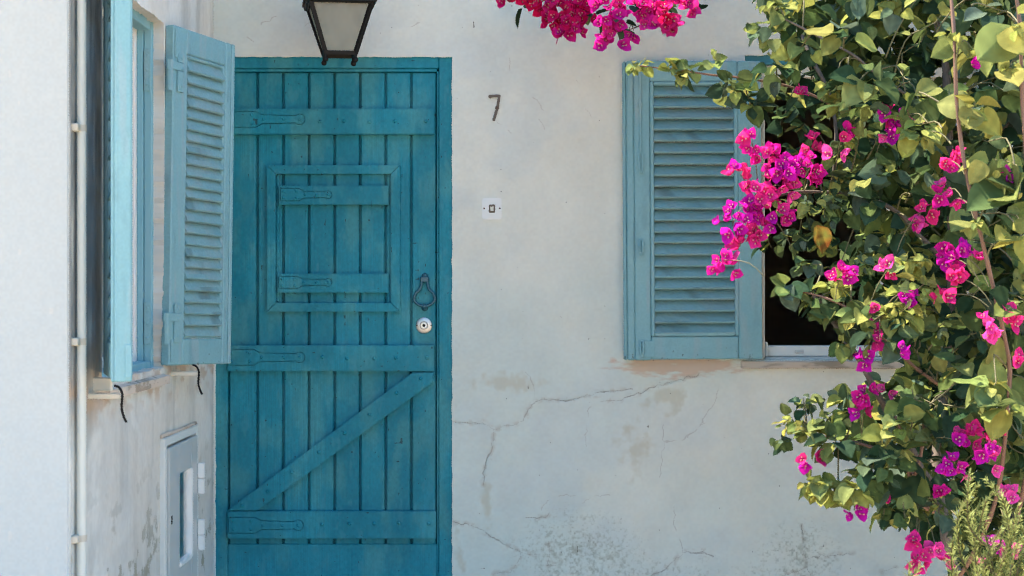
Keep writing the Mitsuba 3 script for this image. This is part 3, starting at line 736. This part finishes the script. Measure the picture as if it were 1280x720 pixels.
def bract_mesh(seed):
    """A bougainvillea flower: three papery bracts round three tiny cream florets."""
    r = np.random.default_rng(100 + seed)
    V, f, C = [], [], []
    for b in range(3):
        a = b * 2 * np.pi / 3 + r.uniform(-.25, .25)
        rows, cols = 5, np.array([-1, -.4, .4, 1])
        base = len(V); opening = r.uniform(.55, 1.05)
        for k in range(rows):
            t = k / (rows - 1); w = .46 * math.sin(math.pi * (t * .86 + .07) ** .8) ** .8 if k < rows - 1 else .03
            for c in cols:
                rad, hgt = t * math.sin(opening), t * math.cos(opening)
                x = c * w; bend = .22 * c * c * w + .05 * math.sin(5 * t + c * 3 + seed)
                lx_, ly_, lz_ = rad - bend * math.cos(opening) * 1.2, x, hgt + bend * math.sin(opening)
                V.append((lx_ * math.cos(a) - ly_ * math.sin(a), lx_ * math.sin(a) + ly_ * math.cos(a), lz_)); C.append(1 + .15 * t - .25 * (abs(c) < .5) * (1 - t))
        for k in range(rows - 1):
            for c in range(3):
                q = base + k * 4 + c
                f += [[q, q + 1, q + 5], [q, q + 5, q + 4]]
    nb = len(V)
    for b in range(3):
        a = b * 2 * np.pi / 3 + .6; o_ = np.array([.12 * math.cos(a), .12 * math.sin(a), 0])
        tp = np.array([.2 * math.cos(a), .2 * math.sin(a), .45])
        tb = tube([o_, (o_ + tp) / 2, tp, tp + [0, 0, .015]], [.025, .025, .04, .075], 6)
        base = len(V); V += tb.vertices.tolist(); f += (np.array(tb.faces) + base).tolist(); C += [1] * len(tb.vertices)
    return np.array(V), np.array(f), np.array(C), nb


BRACTS = [bract_mesh(s) for s in range(6)]
PINKS = [(.63, .018, .32), (.71, .035, .30), (.54, .014, .40), (.76, .075, .38), (.70, .035, .23)]
REDS = [(.66, .010, .10), (.58, .010, .13), (.68, .014, .16), (.62, .016, .21)]


def flower_plies(cols):
    out = []
    for s, (V, f, C, nb) in enumerate(BRACTS):
        for c in cols:
            col = np.array(c)[None] * C[:, None]; col[nb:] = (.66, .50, .40)
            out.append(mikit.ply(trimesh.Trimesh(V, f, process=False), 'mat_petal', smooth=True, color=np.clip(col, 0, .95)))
    return out


def mat4(R, s, o):
    m = np.eye(4); m[:3, :3] = R * s; m[:3, 3] = o
    return T(m.tolist())


class Plant:
    def __init__(self, key, seed):
        self.k, self.r = key, np.random.default_rng(seed)
        self.leaves, self.flowers, self.twigs = [], [], []        # (pos, R, size, shape, tone)
        self.skel = []

    def stem(self, pts, r0, r1, bs='mat_branch', n=28, name='stem', sides=7):
        p = spline(pts, n); rr = np.linspace(r0, r1, n)
        p = p + (meshkit.noise(p * 9, 5)[:, None] - .5) * r0 * 1.2
        self.skel.append(p)
        part(self.k, name, tube(p, rr * (1 + .15 * np.sin(np.arange(n) * 1.9)), sides), bs, True)
        return p

    def nearest(self, q):
        allp = np.vstack(self.skel)
        return allp[np.argmin(np.linalg.norm(allp - q + [0, 0, .06], axis=1))]

    def leaf(self, pos, out, size, tone, hang=.45):
        r = self.r
        mid = out + r.normal(0, .5, 3) + [0, 0, -hang]
        nrm = np.array([0, -.45, .75]) + out * .35 + r.normal(0, .42, 3)
        self.leaves.append((pos, orient(mid, nrm), size, r.integers(len(LEAVES) - 1), tone))

    def clump(self, c, rad, n, size, tones, twig=True, reach=.20, flat=.7):
        r = self.r; c = np.asarray(c, float)
        if twig:
            b = self.nearest(c); L = np.linalg.norm(c - b)
            if L > reach: b = c + (b - c) / L * reach
            if L < .06: twig = False
        if twig:
            p = spline([b, (b + c) / 2 + r.normal(0, .02, 3) + [0, 0, .03], c, c + (c - b) / (np.linalg.norm(c - b) + 1e-6) * rad * .5], 8)
            self.twigs.append(tube(p, np.linspace(.0028, .0014, 8), 5))
        for _ in range(n):
            o = r.normal(0, 1, 3); o /= np.linalg.norm(o); o[2] *= flat
            pos = c + o * rad * r.uniform(.25, 1.0)
            self.leaf(pos, o, size * r.uniform(.5, 1.2), tones[r.integers(len(tones))])

    def bunch(self, c, rad, n, size, reach=.14, twig=True, pal=None):
        r = self.r; c = np.asarray(c, float)
        if twig and self.skel:
            b = self.nearest(c); L = np.linalg.norm(c - b)
            if L > reach: b = c + (b - c) / L * reach
            self.twigs.append(tube(spline([b, (b + c) / 2 + [0, 0, .02], c], 6), .0015, 5))
        for _ in range(n):
            o = r.normal(0, 1, 3); o /= np.linalg.norm(o)
            ax = o * .8 + [0, -.75, .25] + r.normal(0, .3, 3)
            t = np.cross(ax, r.normal(0, 1, 3))
            self.flowers.append((c + o * rad * r.uniform(.2, 1.), orient(t, ax), size * r.uniform(.75, 1.2), int(r.integers(6)) * 100 + (pal if pal is not None and r.uniform() < .85 else int(r.integers(99)))))

    def finish(self, cols, near=298):
        # which leaves show largest: paint discs from far to near on a coarse grid and count what stays
        L = self.leaves; g = np.full((360, 640), -1)
        pos = np.array([l[0] + l[1][:, 1] * l[2] * .5 for l in L]); d = pos[:, 1] + D
        u, w = 320 + pos[:, 0] / d * F / 2, 180 - (pos[:, 2] - EYE) / d * F / 2
        items = [(d[i], u[i], w[i], max(1.0, L[i][2] * .33 * F / 2 / d[i] * (.35 + .65 * abs(L[i][1][1, 2]))), i) for i in range(len(L))]
        for pq, R, s, _ in self.flowers:
            dd = pq[1] + D; items.append((dd, 320 + pq[0] / dd * F / 2, 180 - (pq[2] - EYE) / dd * F / 2, s * .7 * F / 2 / dd, -1))
        for dd, a, b, rad, i in sorted(items, key=lambda q: -q[0]):
            x0, x1, y0, y1 = max(0, int(a - rad)), min(640, int(a + rad) + 1), max(0, int(b - rad)), min(360, int(b + rad) + 1)
            if x0 < x1 and y0 < y1: g[y0:y1, x0:x1] = i
        cnt = np.bincount(g[g >= 0].ravel(), minlength=len(L))
        top = set(np.argsort(-cnt, kind='stable')[:near].tolist())
        r = np.random.default_rng(3)
        cache = {}
        V, Fc, C, nv = [], [], [], 0
        for i, (p, R, s, sh, tone) in enumerate(L):
            v, f, uv = LEAVES[sh]
            if i in top and cnt[i] > 0:
                ck = (sh, tone, int(r.integers(3)))
                if ck not in cache:
                    cache[ck] = mikit.ply(trimesh.Trimesh(v, f, process=False), 'mat_leaf', smooth=True, color=leaf_colour(uv, TONES[tone], r))
                lab = 'withered yellow leaf hanging in front of the dark window' if tone == 'yellow' else None
                part(self.k, 'leaf', cache[ck], None, to_world=mat4(R, s, p), label=lab)
            else:
                V.append(v @ R.T * s + p); Fc.append(f + nv); C.append(leaf_colour(uv, TONES[tone], r)); nv += len(v)
        if V: part(self.k, 'leaves', trimesh.Trimesh(np.vstack(V), np.vstack(Fc), process=False), 'mat_leaf', True, color=np.vstack(C), kind='stuff', label='dense smaller and inner leaves')
        pl = flower_plies(cols)
        for p, R, s, q in self.flowers:
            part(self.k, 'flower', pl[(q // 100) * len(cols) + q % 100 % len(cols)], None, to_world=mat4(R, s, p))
        if self.twigs: part(self.k, 'twigs', cat(*self.twigs), 'mat_twig', True, kind='stuff', label='thin twigs')
        # petioles
        return cnt


B1 = thing('bougainvillea', 'large sunlit bougainvillea with magenta flowers filling the right side in front of the window', 'bougainvillea')
pl = Plant(B1, 11)
trunk = pl.stem([P(1235, 815, 5.35), P(1205, 740, 5.25), P(1182, 670, 5.2), P(1172, 600, 5.3), P(1180, 480, 5.45), P(1190, 330, 5.4), P(1185, 150, 5.5), P(1160, -60, 5.5), P(1120, -230, 5.6)], .017, .010, n=46, name='trunk')
pl.stem([P(1165, 605, 5.15), P(1120, 530, 5.1), P(1100, 495, 5.05), P(1072, 450, 5.0), P(1042, 402, 5.0), P(1015, 370, 5.0)], .013, .007)
pl.stem([P(1190, 330, 5.4), P(1150, 295, 5.35), P(1120, 262, 5.3), P(1060, 240, 5.3), P(1000, 240, 5.3), P(940, 255, 5.3)], .008, .004)
pl.stem([P(1160, -60, 5.5), P(1080, -90, 5.6), P(1000, 20, 5.6), P(1015, 75, 5.55), P(1036, 115, 5.5), P(1045, 160, 5.5), P(1040, 235, 5.5)], .008, .006)
pl.stem([P(1040, 130, 5.5), P(985, 108, 5.5), P(935, 98, 5.5), P(895, 95, 5.5), P(850, 88, 5.5), P(800, 82, 5.5)], .005, .002, 'mat_stem')
pl.stem([P(1178, -60, 4.75), P(1190, 10, 4.7), P(1195, 110, 4.65), P(1207, 210, 4.65), P(1226, 290, 4.65), P(1246, 380, 4.7), P(1262, 470, 4.8), P(1250, 600, 4.95), P(1200, 720, 5.2)], .0048, .0070, 'mat_stem', n=40)
pl.stem([P(1262, -60, 4.6), P(1275, 40, 4.6), P(1279, 140, 4.6), P(1290, 300, 4.7), P(1300, 500, 4.9), P(1230, 760, 5.2)], .005, .008, 'mat_stem', n=40)
pl.stem([P(1168, 640, 5.15), P(1140, 605, 4.95), P(1133, 570, 4.9), P(1120, 520, 4.85)], .007, .004, 'mat_stem')
pl.stem([P(1140, 605, 4.95), P(1152, 560, 4.9), P(1155, 510, 4.9)], .006, .004, 'mat_stem')
pl.stem([P(1150, 600, 5.0), P(1090, 560, 5.0), P(1030, 545, 5.05), P(985, 540, 5.1)], .006, .003, 'mat_stem')
pl.stem([P(1150, 620, 5.0), P(1095, 610, 4.95), P(1020, 610, 5.0)], .006, .003, 'mat_stem')
pl.stem([P(1175, 480, 5.25), P(1120, 440, 5.0), P(1070, 390, 4.95), P(1000, 365, 5.0)], .006, .003, 'mat_stem')
pl.stem([P(1185, 150, 5.5), P(1120, 110, 5.3), P(1050, 60, 5.2), P(970, 20, 5.2)], .006, .003)
pl.stem([P(1190, 330, 5.4), P(1230, 200, 5.5), P(1330, 60, 5.6), P(1400, -100, 5.7)], .009, .006)
pl.stem([P(1205, 740, 5.25), P(1290, 600, 5.5), P(1380, 400, 5.6), P(1420, 200, 5.6)], .012, .007)

MIX = ['mid', 'dark', 'grey', 'light', 'mid', 'dark', 'young_sunlit']     # the same leaves throughout the shrub
GY, GM, GD = ['young_sunlit', 'young_sunlit', 'light'], MIX, MIX                  # but fresh shoots at branch ends, sunlight painted into their yellow-green
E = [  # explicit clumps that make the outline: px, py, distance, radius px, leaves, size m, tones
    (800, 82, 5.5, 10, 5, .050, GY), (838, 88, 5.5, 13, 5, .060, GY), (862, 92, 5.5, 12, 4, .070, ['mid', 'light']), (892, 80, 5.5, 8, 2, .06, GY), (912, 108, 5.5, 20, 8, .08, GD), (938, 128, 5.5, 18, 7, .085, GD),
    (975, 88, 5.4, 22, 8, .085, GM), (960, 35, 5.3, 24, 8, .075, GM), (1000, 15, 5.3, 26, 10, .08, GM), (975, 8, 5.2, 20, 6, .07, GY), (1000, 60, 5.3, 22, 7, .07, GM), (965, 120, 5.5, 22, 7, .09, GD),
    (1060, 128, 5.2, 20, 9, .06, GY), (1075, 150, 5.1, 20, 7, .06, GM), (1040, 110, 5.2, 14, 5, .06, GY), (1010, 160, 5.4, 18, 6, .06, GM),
    (1150, 165, 4.9, 24, 9, .07, GY), (1195, 50, 4.65, 14, 3, .085, GY), (1218, 65, 4.65, 12, 2, .085, GY), (1215, 135, 4.65, 16, 4, .085, GY), (1255, 90, 4.6, 16, 3, .08, GY), (1268, 30, 4.5, 20, 3, .11, ['light', 'young_sunlit']), (1250, 205, 4.6, 24, 4, .09, ['light', 'young_sunlit']),
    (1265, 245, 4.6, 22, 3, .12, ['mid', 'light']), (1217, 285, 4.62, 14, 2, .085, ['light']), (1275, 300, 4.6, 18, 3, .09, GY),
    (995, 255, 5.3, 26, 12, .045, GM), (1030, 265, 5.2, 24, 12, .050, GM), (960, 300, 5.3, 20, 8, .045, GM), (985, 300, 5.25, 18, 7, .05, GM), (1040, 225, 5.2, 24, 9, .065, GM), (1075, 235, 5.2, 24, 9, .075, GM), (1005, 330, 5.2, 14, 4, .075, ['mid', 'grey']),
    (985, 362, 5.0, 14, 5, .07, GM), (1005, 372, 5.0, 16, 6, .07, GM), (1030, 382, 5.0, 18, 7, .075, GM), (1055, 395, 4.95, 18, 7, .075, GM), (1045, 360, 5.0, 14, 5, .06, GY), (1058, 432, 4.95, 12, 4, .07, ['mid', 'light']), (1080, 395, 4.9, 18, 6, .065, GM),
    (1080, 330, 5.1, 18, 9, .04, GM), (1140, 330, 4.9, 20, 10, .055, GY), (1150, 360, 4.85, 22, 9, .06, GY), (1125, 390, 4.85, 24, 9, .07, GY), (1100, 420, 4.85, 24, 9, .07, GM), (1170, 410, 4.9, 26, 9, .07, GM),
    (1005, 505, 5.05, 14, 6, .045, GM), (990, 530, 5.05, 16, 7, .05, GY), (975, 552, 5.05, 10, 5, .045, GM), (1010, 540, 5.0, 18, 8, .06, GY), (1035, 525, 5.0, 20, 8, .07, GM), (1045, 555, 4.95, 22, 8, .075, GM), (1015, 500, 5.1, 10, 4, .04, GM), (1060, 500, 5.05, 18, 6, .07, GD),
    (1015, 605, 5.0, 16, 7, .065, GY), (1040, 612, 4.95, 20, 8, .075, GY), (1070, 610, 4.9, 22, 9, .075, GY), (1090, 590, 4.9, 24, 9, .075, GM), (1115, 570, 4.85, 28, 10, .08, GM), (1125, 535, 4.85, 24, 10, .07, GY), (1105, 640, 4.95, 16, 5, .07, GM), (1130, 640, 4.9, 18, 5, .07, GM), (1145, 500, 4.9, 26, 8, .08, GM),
    (1160, 600, 5.0, 24, 8, .06, GM), (1180, 640, 5.0, 26, 8, .06, GM), (1245, 480, 4.65, 22, 5, .09, ['light', 'young_sunlit']), (1262, 510, 4.65, 18, 4, .09, ['light', 'young_sunlit']), (1205, 510, 4.8, 22, 5, .08, GM), (1270, 385, 4.65, 16, 3, .08, GM), (1180, 540, 4.9, 18, 5, .07, GM), (1200, 465, 4.85, 20, 5, .075, GM)]
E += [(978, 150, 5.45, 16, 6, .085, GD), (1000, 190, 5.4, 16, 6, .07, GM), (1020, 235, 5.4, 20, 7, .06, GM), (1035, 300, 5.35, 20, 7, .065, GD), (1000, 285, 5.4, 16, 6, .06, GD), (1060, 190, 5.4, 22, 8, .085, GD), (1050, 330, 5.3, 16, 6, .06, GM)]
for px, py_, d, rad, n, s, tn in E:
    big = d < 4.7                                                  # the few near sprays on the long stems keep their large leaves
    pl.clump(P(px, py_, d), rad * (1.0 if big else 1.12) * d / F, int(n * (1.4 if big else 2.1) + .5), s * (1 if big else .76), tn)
    if tn is not GD: pl.clump(P(px + pl.r.normal(0, 6), py_ - 4 + pl.r.normal(0, 6), d - .03), .8 * rad * d / F, 5, .027, ['young_sunlit', 'young_sunlit', 'light'], twig=False)
# the yellow leaf
pl.leaves.append((P(1021, 283, 4.95), orient(np.array([.05, -.02, -1]), np.array([.2, -1, .15])), .080, len(LEAVES) - 1, 'yellow'))
# body of the shrub: left limit of the foliage by height in the photograph
yl = np.array([-330, -150, -40, 0, 40, 110, 160, 240, 330, 360, 440, 480, 520, 560, 610, 650, 720, 800])
xl = np.array([1010, 960, 950, 960, 985, 985, 1030, 1035, 1080, 1060, 1110, 1085, 1040, 1040, 1080, 1150, 1200, 1230])
lim = lambda y: np.interp(y, yl, xl)
r = pl.r
def body(n, d0, d1, inset, ymin, ymax, xmax, tones, size, nl, front):
    pts = []
    tries = 0
    while len(pts) < n and tries < 40 * n:
        tries += 1
        y = r.uniform(ymin, ymax); x = r.uniform(lim(y) + inset, xmax)
        if all((x - a) ** 2 + (y - b) ** 2 > front ** 2 for a, b in pts): pts.append((x, y))
    for x, y in pts:
        if y > 585 and x > 1190 - .4 * (y - 585) and d0 < 5.2: continue
        d = d0 + (d1 - d0) * r.uniform() + .25 * max(0, 1 - (x - lim(y)) / 120)
        sz = size * r.uniform(.75, 1.2)
        tn = tones
        if d0 < 5.2 and y < 150 and r.uniform() < .35: continue
        pl.clump(P(x, y, d), r.uniform(18, 30) * d / F, nl, sz, tn, twig=r.uniform() < .6)
body(125, 4.85, 5.25, 12, -20, 690, 1330, MIX, .070, 7, 27)
body(190, 5.3, 5.7, 14, -60, 760, 1400, MIX, .085, 10, 24)
body(230, 5.8, 6.35, 26, -40, 800, 1480, MIX, .095, 12, 23)
# crown above the frame, which shades the top of the shrub
def crown(n, x0, x1, d0, d1, y0, y1):
    for _ in range(n):
        d = r.uniform(d0, d1)
        pl.clump(P(r.uniform(x0, x1), r.uniform(y0, y1), d), .13, 13, .09, MIX, twig=False)
crown(150, 985, 1480, 5.2, 6.5, -250, -45)

FL_ = [  # flower bunches: px, py, distance, radius px, count
    (940, 178, 5.2, 12, 4), (960, 195, 5.2, 16, 7), (985, 208, 5.2, 16, 8), (1012, 212, 5.2, 16, 7), (1015, 185, 5.2, 10, 3), (925, 218, 5.2, 12, 4), (952, 243, 5.2, 16, 7), (975, 232, 5.2, 14, 6), (935, 262, 5.2, 18, 8), (915, 282, 5.2, 15, 6), (945, 290, 5.2, 14, 5), (905, 325, 5.15, 15, 6), (925, 308, 5.2, 10, 3), (965, 270, 5.2, 12, 4), (985, 275, 5.2, 8, 2),
    (1130, 148, 4.95, 15, 5), (1108, 140, 5.0, 12, 3), (1112, 165, 5.0, 12, 4), (1055, 168, 5.1, 10, 3), (1140, 165, 4.95, 8, 2), (1045, 190, 5.1, 8, 2), (1185, 200, 4.75, 12, 4), (1198, 192, 4.75, 8, 2), (1212, 77, 4.7, 6, 1), (998, 122, 5.3, 6, 1),
    (1155, 262, 4.95, 14, 4), (1178, 240, 4.85, 10, 3), (1195, 248, 4.8, 10, 3), (1145, 278, 4.95, 8, 2), (1052, 345, 4.95, 14, 5), (1040, 350, 4.95, 8, 2), (1185, 322, 4.85, 14, 5), (1200, 318, 4.8, 12, 4), (1190, 345, 4.8, 12, 4), (1115, 332, 4.9, 10, 3), (1222, 328, 4.75, 10, 2),
    (1135, 372, 4.85, 12, 4), (1175, 370, 4.8, 10, 3), (1235, 405, 4.65, 13, 4), (1262, 398, 4.65, 10, 3), (1252, 224, 4.6, 8, 2), (1080, 447, 4.9, 10, 3), (1100, 428, 4.85, 10, 2), (1125, 437, 4.8, 7, 2), (1090, 412, 4.9, 8, 2), (1082, 492, 4.95, 12, 4), (1075, 514, 4.95, 10, 3), (1108, 490, 4.95, 10, 2),
    (1008, 573, 4.95, 7, 2), (1022, 572, 4.95, 6, 2), (1068, 638, 4.9, 9, 3), (1105, 632, 4.9, 7, 2), (1098, 385, 4.85, 6, 1), (1145, 678, 4.9, 9, 3), (1147, 702, 4.9, 10, 4), (1170, 690, 4.9, 10, 4), (1176, 707, 4.9, 8, 2),
    (1190, 585, 4.75, 12, 5), (1212, 545, 4.75, 13, 5), (1232, 558, 4.7, 12, 4), (1240, 543, 4.7, 10, 3), (1235, 578, 4.7, 10, 3), (1195, 550, 4.75, 9, 3), (1205, 590, 4.75, 10, 3), (1265, 620, 4.7, 11, 3), (1178, 618, 4.9, 8, 2), (1240, 682, 4.65, 8, 2), (1262, 688, 4.65, 9, 3), (1225, 708, 4.65, 5, 1), (1268, 452, 4.7, 9, 2)]
for px, py_, d, rad, n in FL_:
    pl.bunch(P(px, py_, d), rad * (1.3 if px < 1020 and py_ < 340 else 1.1) * d / F, max(1, int(n * (1.7 if px < 1020 and py_ < 340 else 1.15) + .5)), .031, twig=n > 2, pal=int(pl.r.integers(5)))
pl.finish(PINKS)

# second bougainvillea: the bunch hanging into the top of the picture from the eave
B2 = thing('bougainvillea', 'crimson bougainvillea bunch hanging into the top edge between lantern and shutter', 'bougainvillea')
p2 = Plant(B2, 23)
e0 = np.array([1.25, -.5, 3.05])
p2.stem([e0, P(860, -120, 6.62), P(800, -70, 6.62), P(730, -50, 6.62), P(650, -40, 6.62)], .012, .004)
p2.stem([P(860, -120, 6.62), P(850, -40, 6.62), P(830, 10, 6.62), P(800, 32, 6.62), P(775, 40, 6.62)], .005, .002, 'mat_stem')
p2.stem([P(800, -70, 6.62), P(740, -10, 6.62), P(710, 25, 6.62)], .005, .002, 'mat_stem')
p2.stem([e0, P(960, -190, 6.5), P(1060, -260, 6.2), P(1110, -200, 5.6)], .014, .02)
for px, py_, d, rad, n in [(660, -5, 6.55, 16, 8), (682, 2, 6.55, 18, 9), (700, 18, 6.55, 18, 12), (715, 34, 6.55, 14, 11), (728, 22, 6.55, 14, 10), (692, 28, 6.55, 12, 8), (705, 42, 6.55, 7, 4), (735, 5, 6.55, 14, 7), (755, -2, 6.55, 14, 6), (770, 20, 6.55, 14, 6), (757, 24, 6.55, 9, 4), (763, 40, 6.55, 8, 3), (755, 53, 6.55, 8, 3), (775, 55, 6.55, 4, 1), (792, 38, 6.55, 8, 2), (800, 10, 6.55, 14, 6), (812, 20, 6.55, 12, 5), (820, 2, 6.55, 12, 5), (835, 18, 6.5, 12, 6), (820, 36, 6.55, 8, 2), (840, 32, 6.55, 8, 3), (847, 37, 6.55, 6, 2), (860, 10, 6.5, 12, 5), (780, 5, 6.55, 12, 4), (637, 2, 6.55, 6, 2), (630, 4, 6.55, 4, 1), (850, -6, 6.45, 14, 6)]:
    p2.bunch(P(px, py_, d - (.15 if px > 745 else 0)), rad * d / F, int(n * 1.2 + .5), .038, twig=n < 4, pal=int(p2.r.integers(4)) if px < 745 else 4 + int(p2.r.integers(2)))
for px, py_, rad, n in [(653, 8, 6, 2), (700, -8, 18, 8), (725, -2, 16, 7), (745, 22, 12, 5), (778, 28, 10, 3), (790, 8, 14, 6), (810, -6, 16, 6), (830, 8, 12, 4), (785, 35, 5, 2), (825, 30, 6, 2), (878, 8, 5, 1), (680, -25, 20, 12), (760, -30, 24, 14), (840, -30, 24, 14)]:
    p2.clump(P(px, py_, 6.62), rad * 6.62 / F, n, .068, GD, twig=False)
p2.finish(REDS + PINKS[:2])

# ------------------------------------------------------------------ rosemary
RB = thing('rosemary_bush', 'upright green rosemary bush at the bottom right in front of the bougainvillea', 'rosemary')
rr = np.random.default_rng(5)


def sprig(base, tip, seed):
    q = np.random.default_rng(seed)
    L = np.linalg.norm(tip - base)
    p = spline([base, base + (tip - base) * .6 + q.normal(0, .022, 3) + [.03 * np.sign(tip[0] - base[0]), 0, 0], tip + q.normal(0, .02, 3) * [1, 1, 0]], 22)
    st_ = tube(p, np.linspace(.0032, .0014, 22), 5)
    V, Fc, C = [np.array(st_.vertices)], [np.array(st_.faces)], [np.tile([.17, .14, .08], (len(st_.vertices), 1))]
    nv = len(st_.vertices)
    n = int(L / .0042)
    for k in range(n):
        s = .12 + .88 * (k + q.uniform()) / n
        i = min(20, int(s * 21)); o = p[i] + (p[i + 1] - p[i]) * (s * 21 - i); ax = p[i + 1] - p[i]; ax /= np.linalg.norm(ax)
        for _ in range(3):
            side = np.cross(ax, q.normal(0, 1, 3)); side /= np.linalg.norm(side) + 1e-9
            d = side * q.uniform(.6, 1.1) + ax * q.uniform(.5, 1.1); d /= np.linalg.norm(d)
            ln = q.uniform(.017, .031) * (1 - .45 * max(0, s - .8) / .2); w = np.cross(d, ax); w /= np.linalg.norm(w) + 1e-9
            w *= q.uniform(.0013, .0020); up = np.cross(w, d)
            V.append(np.array([o - w * .5, o + w * .5, o + d * ln * .6 + w + up * .4, o + d * ln * .6 - w + up * .4, o + d * ln]))
            Fc.append(np.array([[0, 1, 2], [0, 2, 3], [3, 2, 4]]) + nv); nv += 5
            c = np.array([.23, .27, .10]) * q.uniform(.6, 1.3) * (.75 + .5 * s)
            C.append(np.tile(np.clip(c, 0, 1), (5, 1)))
    return trimesh.Trimesh(np.vstack(V), np.vstack(Fc), process=False), np.vstack(C)


tips = [(1128, 702), (1142, 706), (1182, 712), (1196, 672), (1206, 645), (1214, 605), (1222, 625), (1228, 590), (1236, 612), (1245, 640), (1250, 600), (1262, 645), (1275, 632), (1282, 655), (1232, 660), (1212, 690), (1268, 672), (1248, 668), (1290, 690), (1300, 640), (1258, 700), (1235, 705), (1280, 706), (1256, 622)]
for k, (tx, ty) in enumerate(tips):
    d = rr.uniform(4.18, 4.42)
    tip = P(tx, ty, d); bx_ = 1225 + (tx - 1225) * .35 + rr.uniform(-20, 20)
    m, c = sprig(P(bx_, ty + rr.uniform(95, 150), d + .03), tip, 40 + k)
    part(RB, 'sprig', m, 'mat_leaf', True, color=c)
part(RB, 'stem', cat(*[tube(spline([P(1230, 1060, 4.32), P(1225 + rr.uniform(-30, 30), 900, 4.32), P(1225 + rr.uniform(-70, 70), 745, 4.32)], 10), np.linspace(.007, .003, 10), 6) for _ in range(9)]), 'mat_branch', True)
